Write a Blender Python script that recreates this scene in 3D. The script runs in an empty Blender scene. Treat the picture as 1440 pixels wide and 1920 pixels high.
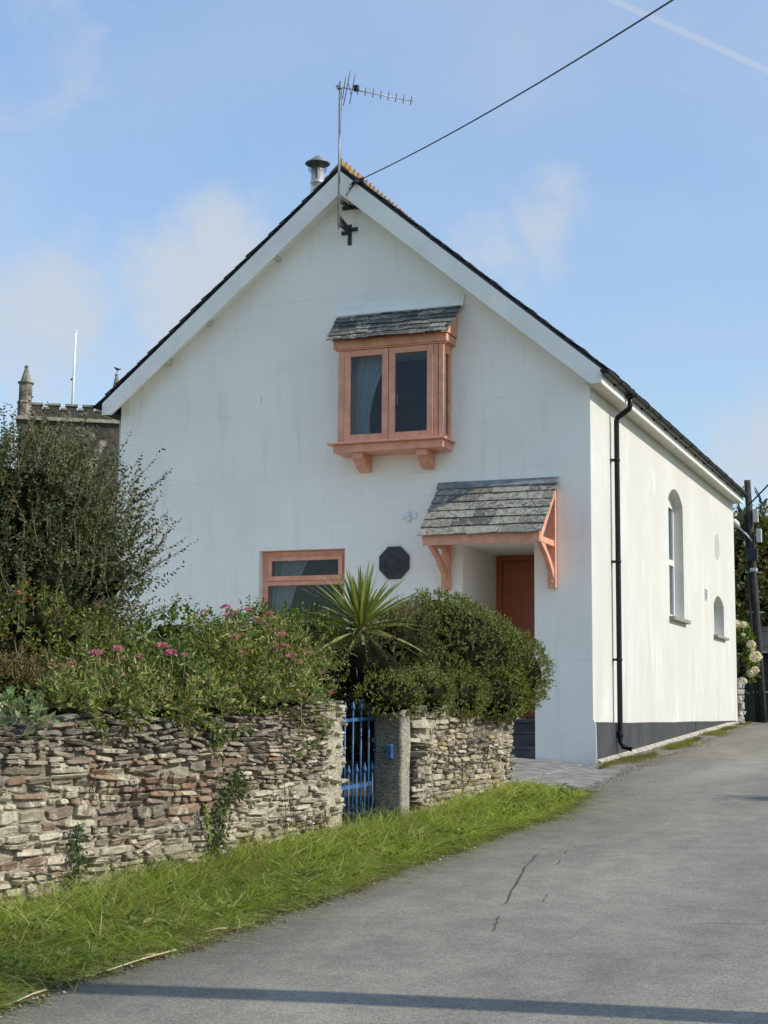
import bpy, bmesh, math, random
import numpy as np
from mathutils import Vector, Matrix, noise as mnoise

rad = math.radians
scene = bpy.context.scene
COL = scene.collection

# ------------------------------------------------------------------ camera
CAM = np.array([4.63452, -18.83555, 0.61072])
CR = np.array([0.93043244, 0.36638259, 0.00769886])
CU = np.array([0.04041712, -0.12347478, 0.9915243])
CF = np.array([-0.36422786, 0.92223521, 0.12969307])
FPX = 2884.0                                    # focal length in pixels of the 1440 px wide photograph
cam_data = bpy.data.cameras.new('camera')
cam_data.sensor_fit = 'HORIZONTAL'
cam_data.sensor_width = 36.0
cam_data.lens = 36.0 * FPX / 1440.0
cam_data.clip_start = 0.05
cam_data.clip_end = 4000.0
cam = bpy.data.objects.new('camera', cam_data)
COL.objects.link(cam)
cam.matrix_world = Matrix(((CR[0], CU[0], -CF[0], CAM[0]), (CR[1], CU[1], -CF[1], CAM[1]),
                           (CR[2], CU[2], -CF[2], CAM[2]), (0, 0, 0, 1)))
scene.camera = cam

# ------------------------------------------------------------------ light and sky
SUN_AZ, SUN_EL = 3.0, 36.0                     # azimuth from +x towards +y
SUN = Vector((math.cos(rad(SUN_AZ)) * math.cos(rad(SUN_EL)), math.sin(rad(SUN_AZ)) * math.cos(rad(SUN_EL)), math.sin(rad(SUN_EL))))
sun_data = bpy.data.lights.new('sun', 'SUN')
sun_data.energy = 2.1
sun_data.angle = rad(0.55)
sun_data.color = (1.0, 0.93, 0.81)
sun = bpy.data.objects.new('sun', sun_data)
COL.objects.link(sun)
sun.rotation_euler = (-SUN).to_track_quat('-Z', 'Y').to_euler()
sun.location = (20, 5, 20)

world = bpy.data.worlds.new('World')
scene.world = world
world.use_nodes = True
wn, wl = world.node_tree.nodes, world.node_tree.links
wn.clear()


def wnode(t, **kw):
    n = wn.new(t)
    for k, v in kw.items():
        setattr(n, k, v)
    return n


wout = wnode('ShaderNodeOutputWorld')
wbg = wnode('ShaderNodeBackground')
wbg.inputs['Strength'].default_value = 0.132
sky = wnode('ShaderNodeTexSky', sky_type='NISHITA')
sky.sun_disc = False
sky.sun_elevation = rad(SUN_EL)
sky.sun_rotation = rad(90.0 - SUN_AZ)
sky.altitude = 100.0
sky.air_density = 1.0
sky.dust_density = 0.1
sky.ozone_density = 1.0
tc = wnode('ShaderNodeTexCoord')
nrm = wnode('ShaderNodeVectorMath', operation='NORMALIZE')
wl.new(tc.outputs['Generated'], nrm.inputs[0])
sep = wnode('ShaderNodeSeparateXYZ')
wl.new(nrm.outputs[0], sep.inputs[0])
# soft thin cloud: noise on the sky dome, stretched sideways, thicker towards the horizon
mp = wnode('ShaderNodeMapping')
mp.inputs['Scale'].default_value = (2.2, 2.2, 4.2)
mp.inputs['Location'].default_value = (0.35, 0.9, 0.15)
wl.new(nrm.outputs[0], mp.inputs[0])
cn = wnode('ShaderNodeTexNoise')
cn.inputs['Scale'].default_value = 1.7
cn.inputs['Detail'].default_value = 5.0
cn.inputs['Roughness'].default_value = 0.52
cn.inputs['Distortion'].default_value = 0.25
wl.new(mp.outputs[0], cn.inputs['Vector'])
# a thin background veil everywhere, and a few soft banks where the noise may build up to cloud
veil = wnode('ShaderNodeMapRange', interpolation_type='SMOOTHSTEP')
veil.inputs['From Min'].default_value = 0.25
veil.inputs['From Max'].default_value = 0.85
veil.inputs['To Max'].default_value = 0.40
wl.new(cn.outputs['Fac'], veil.inputs['Value'])
def unit(u, v):
    d = CF + CR * (u - 720) / FPX - CU * (v - 960) / FPX
    return d / np.linalg.norm(d)
# extra cloud banks outside the frame, added to brighten the ambient fill
banks_out = []
_r = random.Random(4)
while len(banks_out) < 22:
    az, el = _r.uniform(0, 360), _r.uniform(6, 38)
    d = np.array([math.cos(rad(az)) * math.cos(rad(el)), math.sin(rad(az)) * math.cos(rad(el)), math.sin(rad(el))])
    if d @ CF > 0.84:
        continue
    banks_out.append((d, _r.uniform(0.16, 0.34), _r.uniform(0.28, 0.38)))
BANKS = tuple((d, None, r, a) for d, r, a in banks_out)
acc = None
for (u, v, r, amt) in ((400, 470, 0.075, 0.38), (300, 540, 0.10, 0.40), (110, 590, 0.12, 0.42), (-250, 640, 0.14, 0.36), (1030, 390, 0.075, 0.32), (930, 440, 0.07, 0.26), (1450, 850, 0.07, 0.44), (1750, 900, 0.12, 0.34), (150, 100, 0.14, 0.22), (2600, 500, 0.25, 0.3), (-1500, 400, 0.25, 0.3)) + BANKS:
    dd = wnode('ShaderNodeVectorMath', operation='DISTANCE')
    dd.inputs[1].default_value = tuple(unit(u, v)) if v is not None else tuple(u)
    wl.new(nrm.outputs[0], dd.inputs[0])
    mr = wnode('ShaderNodeMapRange', interpolation_type='SMOOTHSTEP')
    mr.inputs['From Min'].default_value = 0.0
    mr.inputs['From Max'].default_value = r
    mr.inputs['To Min'].default_value = amt
    mr.inputs['To Max'].default_value = 0.0
    wl.new(dd.outputs['Value'], mr.inputs['Value'])
    if acc is None:
        acc = mr.outputs[0]
    else:
        ad = wnode('ShaderNodeMath', operation='MAXIMUM')
        wl.new(acc, ad.inputs[0])
        wl.new(mr.outputs[0], ad.inputs[1])
        acc = ad.outputs[0]
cn2 = wnode('ShaderNodeTexNoise')
cn2.inputs['Scale'].default_value = 12.0
cn2.inputs['Detail'].default_value = 6.0
cn2.inputs['Roughness'].default_value = 0.56
cn2.inputs['Distortion'].default_value = 0.3
wl.new(nrm.outputs[0], cn2.inputs['Vector'])
sm_ = wnode('ShaderNodeMath', operation='ADD')
wl.new(acc, sm_.inputs[0])
wl.new(cn2.outputs['Fac'], sm_.inputs[1])
cl = wnode('ShaderNodeMapRange', interpolation_type='SMOOTHSTEP')
cl.inputs['From Min'].default_value = 0.58
cl.inputs['From Max'].default_value = 0.98
cl.inputs['To Max'].default_value = 0.85
wl.new(sm_.outputs[0], cl.inputs['Value'])
cr_ = wnode('ShaderNodeMath', operation='MAXIMUM')
wl.new(veil.outputs[0], cr_.inputs[0])
wl.new(cl.outputs[0], cr_.inputs[1])
# vapour trail: a narrow band along a great circle
tn = np.cross(unit(1150, 0), unit(1440, 132))
tn /= np.linalg.norm(tn)
dt = wnode('ShaderNodeVectorMath', operation='DOT_PRODUCT')
dt.inputs[1].default_value = tuple(tn)
wl.new(nrm.outputs[0], dt.inputs[0])
ab = wnode('ShaderNodeMath', operation='ABSOLUTE')
wl.new(dt.outputs['Value'], ab.inputs[0])
tr = wnode('ShaderNodeMapRange', interpolation_type='SMOOTHSTEP')
tr.inputs['From Min'].default_value = 0.0006
tr.inputs['From Max'].default_value = 0.0042
tr.inputs['To Min'].default_value = 0.55
tr.inputs['To Max'].default_value = 0.0
wl.new(ab.outputs[0], tr.inputs['Value'])
hi = wnode('ShaderNodeMapRange')
hi.inputs['From Min'].default_value = 0.30
hi.inputs['From Max'].default_value = 0.38
wl.new(sep.outputs['Z'], hi.inputs['Value'])
tr2 = wnode('ShaderNodeMath', operation='MULTIPLY')
wl.new(tr.outputs[0], tr2.inputs[0])
wl.new(hi.outputs[0], tr2.inputs[1])
mx_ = wnode('ShaderNodeMath', operation='MAXIMUM')
wl.new(cr_.outputs[0], mx_.inputs[0])
wl.new(tr2.outputs[0], mx_.inputs[1])
cmix = wnode('ShaderNodeMix', data_type='RGBA')
wl.new(mx_.outputs[0], cmix.inputs['Factor'])
# a clear, dry horizon: less brightening low down than the hazy default
hz = wnode('ShaderNodeMapRange')
hz.inputs['From Min'].default_value = 0.0
hz.inputs['From Max'].default_value = 0.62
hz.inputs['To Min'].default_value = 0.46
hz.inputs['To Max'].default_value = 1.0
wl.new(sep.outputs['Z'], hz.inputs['Value'])
hs_ = wnode('ShaderNodeVectorMath', operation='SCALE')
wl.new(sky.outputs[0], hs_.inputs[0])
wl.new(hz.outputs[0], hs_.inputs['Scale'])
wl.new(hs_.outputs[0], cmix.inputs['A'])
cmix.inputs['B'].default_value = (2.15, 2.36, 2.62, 1)
wl.new(cmix.outputs['Result'], wbg.inputs['Color'])
wl.new(wbg.outputs[0], wout.inputs[0])

scene.view_settings.view_transform = 'Standard'
scene.view_settings.look = 'None'
scene.view_settings.gamma = 1.0
scene.view_settings.use_curve_mapping = False
scene.view_settings.exposure = 1.08

# ------------------------------------------------------------------ helpers
random.seed(7)
rng = np.random.default_rng(11)


def pix(u, v, depth):
    """point at forward depth along the ray of a photo pixel"""
    return CAM + depth * (CF + CR * (u - 720) / FPX - CU * (v - 960) / FPX)


def ground(y):
    if y < -30:
        return -1.56
    if y < 0:
        return 0.052 * y
    if y < 10:
        return 0.0425 * y
    if y < 16:
        k = (y - 10) / 6.0
        return 0.425 + 0.06 * (k - 0.5 * k * k) * 2
    return 0.485


ORG = {}


def tag(o, label, cat, group=None):
    o['label'] = label
    o['category'] = cat
    if group:
        o['group'] = group
    return o


def thing(name, label, cat, loc, group=None):
    o = bpy.data.objects.new(name, None)
    o.empty_display_size = 0.1
    COL.objects.link(o)
    o.location = loc
    ORG[o.name] = np.array(loc, float)
    return tag(o, label, cat, group)


def link_mesh(name, me, parent=None, org=None):
    o = bpy.data.objects.new(name, me)
    COL.objects.link(o)
    if parent is not None:
        o.parent = parent
        ORG[o.name] = ORG[parent.name]
    else:
        org = np.zeros(3) if org is None else np.array(org, float)
        o.location = org
        ORG[o.name] = org
    return o


def raw(name, verts, faces, mat, parent=None, org=None, tint=None, smooth=False):
    """mesh object from world-space vertices; faces either list or (n,k) int array"""
    V = np.asarray(verts, float)
    base = ORG[parent.name] if parent is not None else (np.zeros(3) if org is None else np.array(org, float))
    V = V - base
    me = bpy.data.meshes.new(name)
    if isinstance(faces, np.ndarray):
        n, k = faces.shape
        me.vertices.add(len(V))
        me.vertices.foreach_set('co', V.astype(np.float32).ravel())
        me.loops.add(n * k)
        me.loops.foreach_set('vertex_index', faces.astype(np.int32).ravel())
        me.polygons.add(n)
        me.polygons.foreach_set('loop_start', np.arange(0, n * k, k, dtype=np.int32))
        me.polygons.foreach_set('loop_total', np.full(n, k, dtype=np.int32))
        me.update(calc_edges=True)
    else:
        me.from_pydata([tuple(v) for v in V], [], faces)
        me.update()
    if smooth:
        me.polygons.foreach_set('use_smooth', np.ones(len(me.polygons), dtype=bool))
    if tint is not None:
        ca = me.color_attributes.new('tint', 'FLOAT_COLOR', 'POINT')
        t = np.asarray(tint, np.float32)
        if t.ndim == 1:
            t = np.tile(t, (len(V), 1))
        ca.data.foreach_set('color', t.ravel())
    me.materials.append(mat)
    return link_mesh(name, me, parent, org)


class MB:
    """collects boxes, prisms, tubes and lathes into one mesh"""

    def __init__(s):
        s.v, s.f, s.sm = [], [], []

    def add(s, V, F, smooth=False):
        b = len(s.v)
        s.v += [tuple(map(float, p)) for p in V]
        s.f += [tuple(i + b for i in f) for f in F]
        s.sm += [smooth] * len(F)
        return s

    def box(s, x0, x1, y0, y1, z0, z1):
        V = [(x0, y0, z0), (x1, y0, z0), (x1, y1, z0), (x0, y1, z0), (x0, y0, z1), (x1, y0, z1), (x1, y1, z1), (x0, y1, z1)]
        return s.add(V, [(0, 3, 2, 1), (4, 5, 6, 7), (0, 1, 5, 4), (1, 2, 6, 5), (2, 3, 7, 6), (3, 0, 4, 7)])

    def hexa(s, P):
        return s.add(P, [(0, 3, 2, 1), (4, 5, 6, 7), (0, 1, 5, 4), (1, 2, 6, 5), (2, 3, 7, 6), (3, 0, 4, 7)])

    def bar(s, a, b, w, h, up=(0, 0, 1)):
        a, b = Vector(a), Vector(b)
        d = (b - a).normalized()
        r = d.cross(Vector(up)).normalized()
        u = r.cross(d)
        P = []
        for q in (a, b):
            for i, j in ((-1, -1), (1, -1), (1, 1), (-1, 1)):
                P.append(q + r * (w / 2 * i) + u * (h / 2 * j))
        return s.add(P, [(0, 3, 2, 1), (4, 5, 6, 7), (0, 1, 5, 4), (1, 2, 6, 5), (2, 3, 7, 6), (3, 0, 4, 7)])

    def prism(s, pts, vec):
        """polygon (3d points) extruded along vec"""
        n = len(pts)
        vec = np.array(vec, float)
        V = [np.array(p, float) for p in pts] + [np.array(p, float) + vec for p in pts]
        F = [tuple(range(n - 1, -1, -1)), tuple(range(n, 2 * n))]
        F += [(i, (i + 1) % n, n + (i + 1) % n, n + i) for i in range(n)]
        return s.add(V, F)

    def tube(s, pts, r, n=8, cap=True):
        P = [Vector(p) for p in pts]
        R = r if hasattr(r, '__len__') else [r] * len(P)
        V, F = [], []
        ref = Vector((0, 0, 1))
        for i, p in enumerate(P):
            d = (P[min(i + 1, len(P) - 1)] - P[max(i - 1, 0)]).normalized()
            if abs(d.dot(ref)) > 0.95:
                ref = Vector((1, 0, 0)) if abs(d.x) < 0.9 else Vector((0, 1, 0))
            a = d.cross(ref).normalized()
            b = d.cross(a)
            for k in range(n):
                t = 2 * math.pi * k / n
                V.append(p + (a * math.cos(t) + b * math.sin(t)) * R[i])
        for i in range(len(P) - 1):
            for k in range(n):
                F.append((i * n + k, i * n + (k + 1) % n, (i + 1) * n + (k + 1) % n, (i + 1) * n + k))
        s.add(V, F, True)
        if cap:
            b = len(s.v) - len(V)
            s.f += [tuple(b + k for k in range(n)), tuple(b + len(V) - 1 - k for k in range(n))]
            s.sm += [False, False]
        return s

    def lathe(s, c, prof, n=12, axis=(0, 0, 1), smooth=True):
        c = Vector(c)
        ax = Vector(axis).normalized()
        a = ax.orthogonal().normalized()
        b = ax.cross(a)
        V, F = [], []
        for r, z in prof:
            for k in range(n):
                t = 2 * math.pi * k / n
                V.append(c + ax * z + (a * math.cos(t) + b * math.sin(t)) * max(r, 1e-4))
        for i in range(len(prof) - 1):
            for k in range(n):
                F.append((i * n + k, i * n + (k + 1) % n, (i + 1) * n + (k + 1) % n, (i + 1) * n + k))
        s.add(V, F, smooth)
        b0 = len(s.v) - len(V)
        s.f += [tuple(b0 + n - 1 - k for k in range(n)), tuple(b0 + len(V) - n + k for k in range(n))]
        s.sm += [False, False]
        return s

    def build(s, name, mat, parent=None, org=None, bevel=0, tint=None):
        o = raw(name, s.v, s.f, mat, parent, org, tint)
        o.data.polygons.foreach_set('use_smooth', np.array(s.sm, dtype=bool))
        bm = bmesh.new()
        bm.from_mesh(o.data)
        bmesh.ops.recalc_face_normals(bm, faces=bm.faces)
        bm.to_mesh(o.data)
        bm.free()
        if bevel:
            m = o.modifiers.new('bevel', 'BEVEL')
            m.width = bevel
            m.segments = 2
            m.limit_method = 'ANGLE'
        return o


def cut(o, cutters):
    """cut openings, keep the result as a plain mesh"""
    for c in cutters:
        m = o.modifiers.new('cut', 'BOOLEAN')
        m.object = c
        m.solver = 'EXACT'
        m.operation = 'DIFFERENCE'
    dg = bpy.context.evaluated_depsgraph_get()
    dg.update()
    me = bpy.data.meshes.new_from_object(o.evaluated_get(dg))
    o.modifiers.clear()
    o.data = me
    for c in cutters:
        bpy.data.objects.remove(c)
    return o


def copy_part(o, parent, delta, name=None):
    c = o.copy()
    COL.objects.link(c)
    c.parent = parent
    c.location = Vector(o.location) + Vector(delta)
    ORG[c.name] = ORG[o.name]
    return c


# ------------------------------------------------------------------ materials
def material(name):
    m = bpy.data.materials.new(name)
    m.use_nodes = True
    nt = m.node_tree
    b = nt.nodes['Principled BSDF']
    return m, nt.nodes, nt.links, b


def nd(nodes, t, ins=None, **kw):
    n = nodes.new(t)
    for k, v in kw.items():
        setattr(n, k, v)
    for k, v in (ins or {}).items():
        n.inputs[k].default_value = v
    return n


def noise_node(N, L, scale, detail=4, rough=0.55, vec=None, stretch=None, dist=0.0):
    n = nd(N, 'ShaderNodeTexNoise', {'Scale': scale, 'Detail': detail, 'Roughness': rough, 'Distortion': dist})
    g = nd(N, 'ShaderNodeNewGeometry')
    src = g.outputs['Position'] if vec is None else vec
    if stretch:
        mpn = nd(N, 'ShaderNodeMapping', {'Scale': stretch})
        L.new(src, mpn.inputs[0])
        src = mpn.outputs[0]
    L.new(src, n.inputs['Vector'])
    return n


def ramp(N, L, src, a, b, lo=0.0, hi=1.0):
    r = nd(N, 'ShaderNodeMapRange', {'From Min': a, 'From Max': b, 'To Min': lo, 'To Max': hi}, interpolation_type='SMOOTHSTEP')
    L.new(src, r.inputs['Value'])
    return r.outputs[0]


def mix(N, L, fac, a, b, mode='MIX'):
    m = nd(N, 'ShaderNodeMix', data_type='RGBA', blend_type=mode)
    for key, val in (('Factor', fac), ('A', a), ('B', b)):
        if isinstance(val, (int, float)):
            m.inputs[key].default_value = val
        elif isinstance(val, tuple):
            m.inputs[key].default_value = val if len(val) == 4 else (*val, 1)
        else:
            L.new(val, m.inputs[key])
    return m.outputs['Result']


def mul(N, L, a, b, op='MULTIPLY'):
    m = nd(N, 'ShaderNodeMath', operation=op)
    for i, v in enumerate((a, b)):
        if isinstance(v, (int, float)):
            m.inputs[i].default_value = v
        else:
            L.new(v, m.inputs[i])
    return m.outputs[0]


def bump(N, L, b, h, strength=0.3, dist=0.01):
    n = nd(N, 'ShaderNodeBump', {'Strength': strength, 'Distance': dist})
    L.new(h, n.inputs['Height'])
    L.new(n.outputs[0], b.inputs['Normal'])
    return n


def plain(name, col, rough=0.6, metal=0.0, var=0.15, scale=8.0, bmp=0.1, spec=None, fine=60.0):
    m, N, L, b = material(name)
    n = noise_node(N, L, scale, 5)
    f = ramp(N, L, n.outputs['Fac'], 0.3, 0.7)
    c1 = tuple(max(0, c * (1 - var)) for c in col)
    c2 = tuple(min(1, c * (1 + var)) for c in col)
    L.new(mix(N, L, f, c1, c2), b.inputs['Base Color'])
    b.inputs['Roughness'].default_value = rough
    b.inputs['Metallic'].default_value = metal
    if spec is not None:
        b.inputs['Specular IOR Level'].default_value = spec
    if bmp:
        n2 = noise_node(N, L, fine, 3)
        bump(N, L, b, n2.outputs['Fac'], bmp, 0.004)
    return m


def wall_paint(name, lines, c1, c2):
    m, N, L, b = material(name)
    g = nd(N, 'ShaderNodeNewGeometry')
    sp = nd(N, 'ShaderNodeSeparateXYZ')
    L.new(g.outputs['Position'], sp.inputs[0])
    big = noise_node(N, L, 0.9, 4)
    col = mix(N, L, ramp(N, L, big.outputs['Fac'], 0.35, 0.7), c1, c2)
    fine = noise_node(N, L, 55, 4, 0.6)
    med = noise_node(N, L, 7, 4, 0.6)
    if lines:
        # hairline scribed joints of the old render, broken up
        w = nd(N, 'ShaderNodeMath', operation='WRAP')
        wob = noise_node(N, L, 1.4, 2)
        zz = mul(N, L, sp.outputs['Z'], mul(N, L, wob.outputs['Fac'], 0.03), 'ADD')
        w.inputs[1].default_value, w.inputs[2].default_value = 0.155, -0.155
        L.new(mul(N, L, zz, 0.062, 'SUBTRACT'), w.inputs[0])
        a = mul(N, L, w.outputs[0], 0.0, 'ABSOLUTE')
        ln = ramp(N, L, a, 0.0012, 0.0048, 1.0, 0.0)
        brk = noise_node(N, L, 1.1, 3, 0.6, stretch=(1.0, 1.0, 2.5))
        ln = mul(N, L, ln, ramp(N, L, brk.outputs['Fac'], 0.47, 0.70, 0.02, 0.42))
        wx = nd(N, 'ShaderNodeMath', operation='WRAP')
        wx.inputs[1].default_value, wx.inputs[2].default_value = 0.31, -0.31
        L.new(sp.outputs['X'], wx.inputs[0])
        ax = mul(N, L, wx.outputs[0], 0.0, 'ABSOLUTE')
        brk2 = noise_node(N, L, 2.3, 2, 0.6)
        lx = mul(N, L, ramp(N, L, ax, 0.001, 0.004, 1.0, 0.0), ramp(N, L, brk2.outputs['Fac'], 0.56, 0.7, 0.0, 0.22))
        ln = mul(N, L, ln, lx, 'MAXIMUM')
        col = mix(N, L, ln, col, (0.36, 0.35, 0.32))
        drip = noise_node(N, L, 2.0, 4, 0.6, stretch=(3.0, 3.0, 0.35))
        col = mix(N, L, ramp(N, L, drip.outputs['Fac'], 0.52, 0.76, 0.0, 0.28), col, (0.55, 0.53, 0.48))
    else:
        # rain streaks and grubby bloom, heavier on the lower wall
        st = noise_node(N, L, 2.6, 4, 0.6, stretch=(1.0, 1.3, 0.22))
        low = ramp(N, L, sp.outputs['Z'], 0.4, 3.6, 1.0, 0.35)
        f = mul(N, L, mul(N, L, ramp(N, L, st.outputs['Fac'], 0.38, 0.72, 0.0, 0.75), low), ramp(N, L, big.outputs['Fac'], 0.35, 0.65, 0.25, 1.0))
        col = mix(N, L, f, col, (0.44, 0.42, 0.34))
        pale = noise_node(N, L, 1.5, 3, 0.5, stretch=(1.0, 1.4, 0.7))
        col = mix(N, L, ramp(N, L, pale.outputs['Fac'], 0.62, 0.7, 0.0, 0.6), col, (0.66, 0.65, 0.61))
    col = mix(N, L, ramp(N, L, med.outputs['Fac'], 0.62, 0.8, 0.0, 0.12), col, (0.58, 0.56, 0.51))
    L.new(col, b.inputs['Base Color'])
    b.inputs['Roughness'].default_value = 0.75
    h = mul(N, L, mul(N, L, fine.outputs['Fac'], 0.35), med.outputs['Fac'], 'ADD')
    bump(N, L, b, h, 0.35, 0.012)
    return m


def tinted(name, rough=0.8, fine=70.0, var=0.35, lime=False, bmp=0.6, bdist=0.008, lime_col=(0.66, 0.60, 0.46), lime_scale=4.2, lo=0.50, hi=0.58, spec=0.3):
    """colour from the per-piece 'tint' attribute; alpha carries how much lichen or lime sits on the piece"""
    m, N, L, b = material(name)
    at = nd(N, 'ShaderNodeAttribute', attribute_name='tint')
    n1 = noise_node(N, L, fine * 0.22, 5, 0.65, stretch=(1, 1, 2.5))
    n2 = noise_node(N, L, fine, 4, 0.65)
    k = mul(N, L, ramp(N, L, n1.outputs['Fac'], 0.25, 0.75, 1 - var, 1 + var), ramp(N, L, n2.outputs['Fac'], 0.25, 0.75, 0.8, 1.2))
    cv = nd(N, 'ShaderNodeVectorMath', operation='SCALE')
    L.new(at.outputs['Color'], cv.inputs[0])
    L.new(k, cv.inputs['Scale'])
    col = cv.outputs[0]
    if lime:
        n3 = noise_node(N, L, lime_scale, 6, 0.68, dist=0.6)
        s = mul(N, L, n3.outputs['Fac'], mul(N, L, mul(N, L, at.outputs['Alpha'], 0.5, 'SUBTRACT'), 0.26), 'ADD')
        f = ramp(N, L, s, lo, hi)
        n4 = noise_node(N, L, 38, 4, 0.6)
        lc = mix(N, L, ramp(N, L, n4.outputs['Fac'], 0.35, 0.7), tuple(c * 0.62 for c in lime_col), lime_col)
        col = mix(N, L, f, col, lc)
        h = mul(N, L, mul(N, L, f, 0.5), n2.outputs['Fac'], 'ADD')
    else:
        h = n2.outputs['Fac']
    h = mul(N, L, h, mul(N, L, n1.outputs['Fac'], 1.4), 'ADD')
    L.new(col, b.inputs['Base Color'])
    b.inputs['Roughness'].default_value = rough
    b.inputs['Specular IOR Level'].default_value = spec
    bump(N, L, b, h, bmp, bdist)
    return m


def leafmat(name, trans=0.35, rough=0.45, spec=0.4):
    m, N, L, b = material(name)
    at = nd(N, 'ShaderNodeAttribute', attribute_name='tint')
    n = noise_node(N, L, 30, 2)
    cv = nd(N, 'ShaderNodeVectorMath', operation='SCALE')
    L.new(at.outputs['Color'], cv.inputs[0])
    L.new(ramp(N, L, n.outputs['Fac'], 0.3, 0.7, 0.8, 1.2), cv.inputs['Scale'])
    L.new(cv.outputs[0], b.inputs['Base Color'])
    b.inputs['Roughness'].default_value = rough
    b.inputs['Specular IOR Level'].default_value = spec
    t = nd(N, 'ShaderNodeBsdfTranslucent')
    tcol = mix(N, L, 1.0, cv.outputs[0], (1.15, 1.1, 0.5), 'MULTIPLY')
    L.new(tcol, t.inputs['Color'])
    ms = nd(N, 'ShaderNodeMixShader', {0: trans})
    L.new(b.outputs[0], ms.inputs[1])
    L.new(t.outputs[0], ms.inputs[2])
    L.new(ms.outputs[0], N['Material Output'].inputs[0])
    return m


def glassmat(name, tint=(0.75, 0.8, 0.82), refl=1.0):
    m, N, L, b = material(name)
    N.remove(b)
    tr_ = nd(N, 'ShaderNodeBsdfTransparent', {'Color': (*tint, 1)})
    gl = nd(N, 'ShaderNodeBsdfGlossy', {'Roughness': 0.02, 'Color': (refl, refl, refl, 1)})
    fr = nd(N, 'ShaderNodeFresnel', {'IOR': 1.5})
    ms = nd(N, 'ShaderNodeMixShader')
    L.new(mul(N, L, fr.outputs[0], 0.6), ms.inputs[0])
    L.new(tr_.outputs[0], ms.inputs[1])
    L.new(gl.outputs[0], ms.inputs[2])
    L.new(ms.outputs[0], N['Material Output'].inputs[0])
    return m


def asphalt():
    m, N, L, b = material('road_asphalt')
    v = nd(N, 'ShaderNodeTexVoronoi', {'Scale': 110.0, 'Randomness': 1.0})
    g = nd(N, 'ShaderNodeNewGeometry')
    L.new(g.outputs['Position'], v.inputs['Vector'])
    n1 = noise_node(N, L, 0.55, 4, 0.6, stretch=(1.6, 0.5, 1))
    n2 = noise_node(N, L, 3.5, 5, 0.65)
    n3 = noise_node(N, L, 110, 3, 0.6)
    sv = nd(N, 'ShaderNodeSeparateColor')
    L.new(v.outputs['Color'], sv.inputs[0])
    chips = ramp(N, L, sv.outputs['Red'], 0.05, 0.95, 0.80, 1.20)
    k = mul(N, L, chips, ramp(N, L, n1.outputs['Fac'], 0.3, 0.7, 0.80, 1.20))
    k = mul(N, L, k, ramp(N, L, n2.outputs['Fac'], 0.3, 0.7, 0.88, 1.12))
    k = mul(N, L, k, ramp(N, L, n3.outputs['Fac'], 0.3, 0.7, 0.88, 1.12))
    at = nd(N, 'ShaderNodeAttribute', attribute_name='tint')
    cv = nd(N, 'ShaderNodeVectorMath', operation='SCALE')
    L.new(at.outputs['Color'], cv.inputs[0])
    L.new(k, cv.inputs['Scale'])
    L.new(cv.outputs[0], b.inputs['Base Color'])
    b.inputs['Roughness'].default_value = 0.85
    b.inputs['Specular IOR Level'].default_value = 0.3
    h = mul(N, L, mul(N, L, v.outputs['Distance'], -1.0), n3.outputs['Fac'], 'ADD')
    bump(N, L, b, h, 0.4, 0.005)
    return m


M = {}
M['front_paint'] = wall_paint('white_render_scribed', True, (0.88, 0.845, 0.765), (0.93, 0.90, 0.825))  # paler, warmer copy of the wall paint, to lift the shaded gable
M['side_paint'] = wall_paint('white_render_streaked', False, (0.565, 0.55, 0.50), (0.625, 0.61, 0.565))  # same white paint, darkened so the sunlit wall does not burn out
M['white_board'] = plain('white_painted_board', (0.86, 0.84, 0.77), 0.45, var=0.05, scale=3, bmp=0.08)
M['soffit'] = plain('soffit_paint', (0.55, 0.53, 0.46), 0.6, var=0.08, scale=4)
M['plinth'] = plain('grey_plinth_paint', (0.036, 0.037, 0.037), 0.7, var=0.3, scale=2.2, bmp=0.2)
M['salmon'] = plain('salmon_paint', (0.71, 0.335, 0.215), 0.48, var=0.13, scale=7, bmp=0.12)
M['door_red'] = plain('terracotta_door_paint', (0.42, 0.115, 0.055), 0.4, var=0.06, scale=4, bmp=0.05)
M['slate'] = tinted('roof_slate', 0.75, 60, 0.35, True, 0.7, 0.006, (0.42, 0.41, 0.34), 15.0, 0.48, 0.66)
M['slate_dark'] = plain('dark_roof_slate', (0.055, 0.055, 0.06), 0.6, var=0.35, scale=6)
M['ridge'] = tinted('clay_ridge_tile', 0.85, 60, 0.3, True, 0.6, 0.006, (0.42, 0.30, 0.06), 7.0, 0.50, 0.60)
M['lead'] = plain('lead_flashing', (0.20, 0.21, 0.215), 0.6, var=0.35, scale=9, bmp=0.2)
M['black_plastic'] = plain('black_gutter_plastic', (0.009, 0.009, 0.010), 0.4, var=0.1, bmp=0.0, spec=0.25)
M['glass'] = glassmat('window_glass')
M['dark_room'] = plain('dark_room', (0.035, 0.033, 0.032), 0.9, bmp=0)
M['curtain'] = plain('sheer_curtain', (0.62, 0.64, 0.64), 0.9, var=0.05)
M['upvc'] = plain('white_upvc', (0.8, 0.8, 0.79), 0.35, var=0.03, bmp=0)
M['sill_slate'] = plain('stone_sill', (0.24, 0.23, 0.20), 0.8, var=0.25, scale=12, bmp=0.3)
M['step_slate'] = plain('slate_step', (0.075, 0.078, 0.08), 0.7, var=0.25, scale=7, bmp=0.25)
M['plaque'] = plain('cast_dark_plaque', (0.035, 0.038, 0.038), 0.6, var=0.25, scale=10, bmp=0.15)
M['steel'] = plain('stainless_steel', (0.62, 0.62, 0.62), 0.42, 0.75, 0.1, 6, 0.03)
M['galv'] = plain('galvanised_steel', (0.36, 0.37, 0.38), 0.5, 0.6, 0.15, 10, 0.05)
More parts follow.
